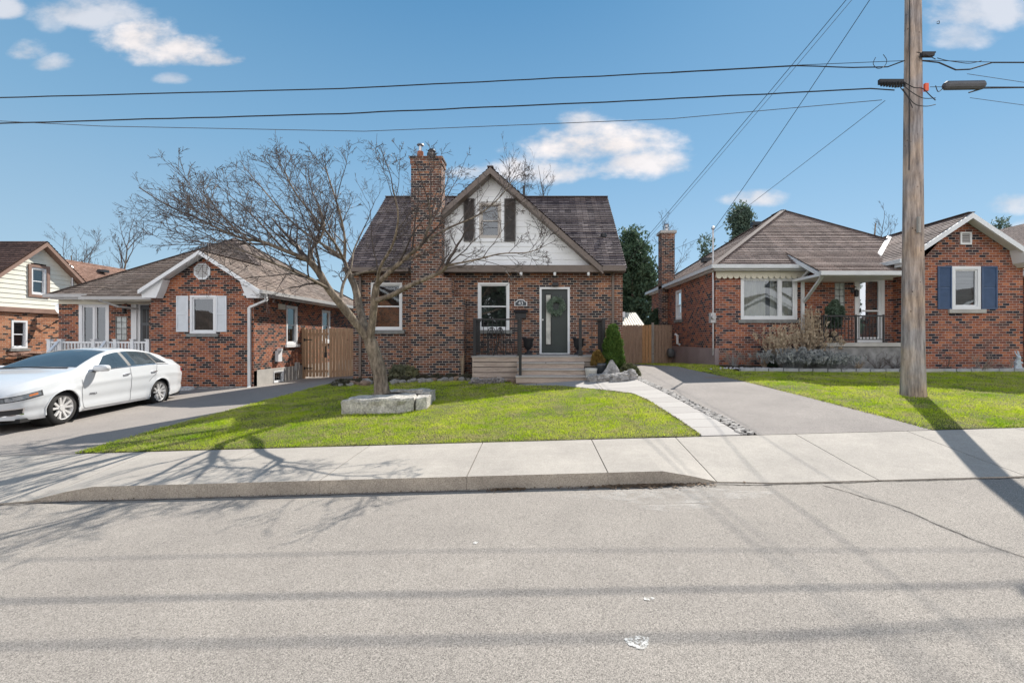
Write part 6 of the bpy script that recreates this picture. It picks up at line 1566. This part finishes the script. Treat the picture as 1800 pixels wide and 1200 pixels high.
# arch lips
for ax in (-1.42,1.42):
    for s_ in (-1,1):
        pts = [];
        for k in range(29):
            a = lerp(-.22*PI, 1.22*PI, k/28); x, z = ax+.38*math.cos(a), .335+.38*math.sin(a)
            if z < .2: continue
            pts.append((x, s_*(side(x,min(z,fZS(x)))+.0), z))
        MB().tube(pts, .014, 6).build('arch_lip', mPaintW, Car, smooth=True, uv=False, local=True)
# wheels
def wheel(ax, s_):
    w = MB(); prof = [(.235,.0),(.31,.005),(.333,.03),(.338,.11),(.333,.19),(.31,.215),(.235,.22)]; n = 36; cy = s_*.90
    for r_, d in prof:
        for k in range(n): a = 2*PI*k/n; w.v.append((ax+r_*math.cos(a), cy-s_*d, .338+r_*math.sin(a)))
    for i in range(len(prof)-1):
        for k in range(n): w.f.append((i*n+k,i*n+(k+1)%n,(i+1)*n+(k+1)%n,(i+1)*n+k))
    ty = w.build('wheel', mRub, Car, smooth=True, uv=False, local=True)
    r = MB()
    pr = [(.238,.0),(.228,.012),(.215,.05),(.215,.2)]
    for r_, d in pr:
        for k in range(n): a = 2*PI*k/n; r.v.append((ax+r_*math.cos(a), cy-s_*d, .338+r_*math.sin(a)))
    for i in range(len(pr)-1):
        for k in range(n): r.f.append((i*n+k,i*n+(k+1)%n,(i+1)*n+(k+1)%n,(i+1)*n+k))
    for k in range(10):
        a = 2*PI*(k//2)/5+(.17 if k%2 else -.17)+.3; a2 = 2*PI*(k//2)/5+(.27 if k%2 else -.27)+.3; c = Vector((ax,cy-s_*.045,.338))
        r.bar(c+Vector((math.cos(a)*.05,0,math.sin(a)*.05)), c+Vector((math.cos(a2)*.222,s_*.03,math.sin(a2)*.222)), .042, .03, up=(0,1,0))
    r.tube([(ax,cy-s_*.08,.338),(ax,cy-s_*.015,.338)], .055, 16); r.build('rim', mRim, ty, uv=False, local=True)
    b_ = MB(); b_.tube([(ax,cy-s_*.13,.338),(ax,cy-s_*.11,.338)], .214, 24); b_.build('brake', mWellD, ty, uv=False, local=True)
for ax in (1.42,-1.42):
    for s_ in (1,-1): wheel(ax, s_)
# surface patches
def patch(name, f, u0, u1, nu, v0, v1, nv, m, off=.005, sides=(1,-1), parent=Car, each=True):
    for s_ in sides:
        p = MB()
        for i in range(nu+1):
            u_ = lerp(0,1,i/nu)
            for j in range(nv+1):
                v_ = j/nv; x, y, z = f(u_, v_); p.v.append((x, s_*(y), z))
        for i in range(nu):
            for j in range(nv): a = i*(nv+1)+j; p.f.append((a,a+nv+1,a+nv+2,a+1))
        p.build(name, m, parent, smooth=True, uv=False, local=True)
def sidewin(xa0, xa1, xb0, xb1, s0, s1):
    # xa lower corners, xb upper corners
    def f(u, v):
        x = lerp(lerp(xa0,xb0,v), lerp(xa1,xb1,v), u); y, z = cabin(x, lerp(s0,s1,v)); return (x, y+(.004 if xa1-xa0 < .2 else .006), z+.001)
    return f
patch('side_window', sidewin(-.36,.70,-.34,.12,.06,.87), 0,1,16,0,1,6, mTint)
patch('side_window', sidewin(-1.28,-.46,-1.22,-.43,.06,.87), 0,1,16,0,1,6, mTint)
patch('side_window', sidewin(-1.74,-1.34,-1.42,-1.27,.12,.86), 0,1,8,0,1,6, mTint)
patch('pillar_trim', sidewin(-.47,-.35,-.45,-.33,.05,.87), 0,1,3,0,1,6, mPlas)
patch('pillar_trim', sidewin(-1.36,-1.27,-1.28,-1.21,.08,.87), 0,1,3,0,1,6, mPlas)
patch('window_trim', sidewin(-1.80,.80,-1.80,.80,.0,.045), 0,1,40,0,1,1, mChr)
def ws(xlo, xhi, m1, m2):
    def f(u, v):
        x = lerp(xlo, xhi, v); y, z = roofp(x, lerp(.06,1,u)); return (x, y, z+.006)
    return f
for nm_, a_, b_ in (('windshield', .88, -.10), ('rear_window', -2.15, -1.45)):
    p = MB(); nu, nv = 24, 16
    for i in range(nu+1):
        for j in range(nv+1):
            x = lerp(a_, b_, j/nv); t = lerp(-1,1,i/nu)*.95; y, z = roofp(x, 1-abs(t)); p.v.append((x, math.copysign(y,t), z+.006))
    for i in range(nu):
        for j in range(nv): q = i*(nv+1)+j; p.f.append((q,q+nv+1,q+nv+2,q+1))
    p.build(nm_, mTint, Car, smooth=True, uv=False, local=True)
MB().tube([(.93,-.7,1.13),(.96,-.2,1.15),(.94,.6,1.135)], .012, 5).build('wiper', mPlas, Car, uv=False, local=True)
def sidestrip(name, pts, w, m, off=.004, s_=1):
    p = MB(); N_ = 14; P = []
    for (a, b_) in zip(pts, pts[1:]):
        for i in range(N_): P.append((lerp(a[0],b_[0],i/N_), lerp(a[1],b_[1],i/N_)))
    P.append(pts[-1])
    for i, (x, z) in enumerate(P):
        j = min(i+1,len(P)-1); dx, dz_ = P[j][0]-P[j-1][0], P[j][1]-P[j-1][1]; l = math.hypot(dx,dz_); nx_2, nz_2 = -dz_/l*w/2, dx/l*w/2
        for q in (-1,1): xx, zz = x+q*nx_2, z+q*nz_2; p.v.append((xx, s_*(side(xx,min(zz,fZS(xx)))+off), zz))
    for i in range(len(P)-1): p.f.append((2*i,2*i+1,2*i+3,2*i+2))
    return p.build(name, m, Car, uv=False, local=True)
for s_ in (1,-1):
    for pts in ([(.98,.88),(.99,.6),(.93,.3),(.86,.24)], [(-.40,1.05),(-.41,.6),(-.40,.25)], [(-1.32,1.07),(-1.24,.85),(-1.0,.66)], [(.9,.25),(-.9,.24)]): sidestrip('door_seam', pts, .011, mSeam, s_=s_)
    sidestrip('sill_shade', [(.95,.225),(-.95,.225)], .05, mSeam if False else plain('sill_grey', (.36,.36,.37), .4), .003, s_)  # grey strip: shade low on the body put into its colour
    # handles
    for hx in (-.16,-1.08):
        z = .90; y = side(hx,z); MB().tube([(hx-.0,s_*(y-.0),z),(hx-.02,s_*(y+.03),z),(hx-.17,s_*(y+.03),z+.008),(hx-.19,s_*(y-.0),z+.008)], .014, 6).build('door_handle', mChr, Car, uv=False, local=True)
    # mirror
    mr = MB(); y0 = side(.62,.98); n0 = MB().rock((.62,s_*(y0+.13),1.10), (.10,.175,.085), 1, 8, .05, .5); mo = n0.build('side_mirror', mPaintW, Car, smooth=True, uv=False, local=True)
    MB().bar((.64,s_*(y0-.05),1.03),(.63,s_*(y0+.08),1.04), .06, .03).build('stalk', mPlas, mo, uv=False, local=True)
    # headlight
    def hl(x0, x1, z0a, z1a, z0b, z1b, off=.006):
        def f(u, v): x = lerp(x0,x1,u); z = lerp(lerp(z0a,z0b,u), lerp(z1a,z1b,u), v); return (x, side(x, min(z,fZS(x)))+off+(0), z)
        return f
    patch('headlight', hl(1.88,2.37,.675,.745,.55,.62), 0,1,20,0,1,4, mLens, sides=(s_,))
    patch('headlight_trim', hl(1.85,2.385,.655,.76,.535,.635,.0035), 0,1,20,0,1,4, mPlas, sides=(s_,))
    patch('turn_lamp', hl(1.93,2.06,.68,.72,.65,.685,.008), 0,1,6,0,1,2, mAmb, sides=(s_,))
    patch('fog_lamp_recess', hl(2.13,2.385,.33,.43,.31,.41,.006), 0,1,10,0,1,3, mPlas, sides=(s_,))
    patch('fog_lamp_trim', hl(2.11,2.39,.315,.445,.295,.425,.003), 0,1,10,0,1,3, mChr, sides=(s_,))
    patch('tail_lamp', hl(-2.67,-2.40,.80,.92,.84,.93,.006), 0,1,8,0,1,3, mRed, sides=(s_,))
# grille and bumper
gp = MB()
for zz in (.42,.48,.54): gp.box(2.40,2.435,-.36,.36,zz-.012,zz+.012)
gp.box(2.405,2.425,-.38,.38,.37,.58); gp.build('grille', mPlas, Car, uv=False, local=True)
MB().box(2.30,2.40,-.5,.5,.20,.30).build('front_lip', mPlas, Car, uv=False, local=True)
tx = .70
text_part('badge', 'IMPALA', .058, Matrix.Translation((tx, side(tx,.55)+.005, .55)) @ Matrix.Rotation(PI,4,'Z') @ FACE, mSeam, Car, .003, True)
# ---------------- LIGHT, SKY, CAMERA ----------------
AZ, EL = R(31), R(43.2)
sunv = Vector((math.sin(AZ)*math.cos(EL), math.cos(AZ)*math.cos(EL), math.sin(EL)))
sl_ = bpy.data.lights.new('Sun', 'SUN'); sl_.energy = 4.8; sl_.angle = R(.5); sl_.color = (1,.95,.87)
so = bpy.data.objects.new('Sun', sl_); C.objects.link(so); so.rotation_euler = sunv.to_track_quat('Z','Y').to_euler()
wd = bpy.data.worlds.new('World'); bpy.context.scene.world = wd; wd.use_nodes = True; nt = wd.node_tree; bg = nt.nodes['Background']
sky = N(nt, 'ShaderNodeTexSky', sky_type='NISHITA'); sky.sun_disc = False; sky.sun_elevation = EL; sky.sun_rotation = AZ; sky.air_density = 1.0; sky.dust_density = .3; sky.ozone_density = 2.0
tc = N(nt, 'ShaderNodeTexCoord'); sp = N(nt, 'ShaderNodeSeparateXYZ'); nt.links.new(tc.outputs['Generated'], sp.inputs[0])
def M2(op, a, b=None, c=None, clamp=False):
    n = N(nt, 'ShaderNodeMath', operation=op); n.use_clamp = clamp
    for i, v in enumerate((a, b, c)):
        if v is None: continue
        if hasattr(v, 'links'): nt.links.new(v, n.inputs[i])
        else: n.inputs[i].default_value = v
    return n.outputs[0]
ysafe = M2('MAXIMUM', sp.outputs['Y'], .05); uu_ = M2('DIVIDE', sp.outputs['X'], ysafe); vv_ = M2('DIVIDE', sp.outputs['Z'], ysafe)
cv = N(nt, 'ShaderNodeCombineXYZ'); nt.links.new(uu_, cv.inputs[0]); nt.links.new(vv_, cv.inputs[1])
mp = N(nt, 'ShaderNodeMapping'); mp.inputs['Scale'].default_value = (1,1.7,1); nt.links.new(cv.outputs[0], mp.inputs[0])
nz1 = noise(nt, mp.outputs[0], 5.5, 9, .58); nz2 = noise(nt, mp.outputs[0], 14, 6, .6)
total = None
# clouds: (u, v, half width, half height, density) as tangents of direction
CL = [(.135,.42,.20,.060,1.0),(.22,.385,.13,.05,.9),(-.02,.360,.20,.034,.85),(.10,.455,.07,.05,.8),(.48,.305,.085,.026,.8),(-.87,.655,.10,.050,.95),(-.80,.625,.12,.045,.95),(-.71,.612,.08,.028,.85),(-.98,.71,.16,.045,.6),(-1.12,.625,.05,.03,.6),(-1.07,.60,.06,.024,.55),(-1.16,.72,.05,.03,.6),(-.80,.57,.05,.018,.5),(.98,.72,.15,.07,.6),(.93,.66,.09,.04,.5),(1.05,.29,.08,.03,.6),(1.10,.22,.08,.04,.6),(.95,.22,.03,.012,.4),(-1.06,.70,.05,.04,.4)]
for (u0, v0, a, b, dn) in CL:
    du = M2('DIVIDE', M2('SUBTRACT', uu_, u0), a); dv = M2('DIVIDE', M2('SUBTRACT', vv_, v0), b)
    dv = M2('MULTIPLY', dv, M2('ADD', 1.15, M2('MULTIPLY', M2('SIGN', dv), -.25)))
    d2 = M2('ADD', M2('MULTIPLY', du, du), M2('MULTIPLY', dv, dv))
    e = M2('SUBTRACT', 1.15, d2); e = M2('ADD', e, M2('MULTIPLY', M2('SUBTRACT', nz1, .5), 2.9)); e = M2('ADD', e, M2('MULTIPLY', M2('SUBTRACT', nz2, .5), 1.5))
    mk = N(nt, 'ShaderNodeMapRange', interpolation_type='SMOOTHSTEP'); mk.inputs['From Min'].default_value = .1; mk.inputs['From Max'].default_value = 1.3; mk.inputs['To Max'].default_value = dn; nt.links.new(e, mk.inputs['Value'])
    total = mk.outputs[0] if total is None else M2('MAXIMUM', total, mk.outputs[0])
fwd = M2('GREATER_THAN', sp.outputs['Y'], .06); total = M2('MULTIPLY', total, fwd)
grad = ramp(nt, sp.outputs['Z'], [(0, (.185,.255,.300)), (.12, (.170,.240,.292)), (.35, (.096,.182,.262)), (.6, (.042,.118,.205)), (1, (.030,.085,.17))])
grad10 = mixc(nt, grad.outputs[0], (10,10,10), 1.0, 'MULTIPLY')
skc = mixc(nt, sky.outputs[0], SKYTINT, 1.0, 'MULTIPLY'); skc = mixc(nt, grad10, skc, .12)
# added unseen bright cumulus behind the camera, low down, as fill for the facades
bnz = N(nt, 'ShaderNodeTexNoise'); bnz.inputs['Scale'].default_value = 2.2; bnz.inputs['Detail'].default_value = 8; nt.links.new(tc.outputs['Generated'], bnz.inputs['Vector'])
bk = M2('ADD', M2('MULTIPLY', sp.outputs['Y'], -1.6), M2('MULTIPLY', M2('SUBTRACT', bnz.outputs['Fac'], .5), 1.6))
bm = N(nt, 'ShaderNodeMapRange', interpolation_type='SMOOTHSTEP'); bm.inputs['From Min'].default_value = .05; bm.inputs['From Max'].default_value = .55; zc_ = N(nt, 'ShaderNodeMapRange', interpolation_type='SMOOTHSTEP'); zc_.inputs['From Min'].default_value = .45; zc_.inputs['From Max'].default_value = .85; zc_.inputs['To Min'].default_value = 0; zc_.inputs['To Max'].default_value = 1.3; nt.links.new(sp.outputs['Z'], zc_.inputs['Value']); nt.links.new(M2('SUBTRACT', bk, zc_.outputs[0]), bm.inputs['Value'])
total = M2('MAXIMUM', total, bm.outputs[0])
cshade = ramp(nt, nz1, [(.35, tuple(x*.078 for x in CLOUDC)), (.6, tuple(x*.1 for x in CLOUDC))])
cl10 = mixc(nt, cshade.outputs[0], (10,10,10), 1.0, 'MULTIPLY')
bright = mixc(nt, cl10, FILLC, bm.outputs[0])
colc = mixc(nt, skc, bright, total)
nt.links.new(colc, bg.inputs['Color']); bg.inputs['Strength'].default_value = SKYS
cam = bpy.data.cameras.new('Camera'); co_ = bpy.data.objects.new('Camera', cam); C.objects.link(co_); co_.rotation_euler = (PI/2,0,0)
cam.sensor_width = 36; cam.sensor_fit = 'HORIZONTAL'; cam.lens = 36*F0/1800; cam.shift_x = (900-CX)/1800; cam.shift_y = (CY-600)/1800; cam.clip_end = 1000; cam.clip_start = .05
sc = bpy.context.scene; sc.camera = co_
sc.view_settings.view_transform = 'Standard'; sc.view_settings.look = 'None'; sc.view_settings.gamma = 1; sc.view_settings.exposure = EXPO
sc.render.resolution_x = 1024; sc.render.resolution_y = 682
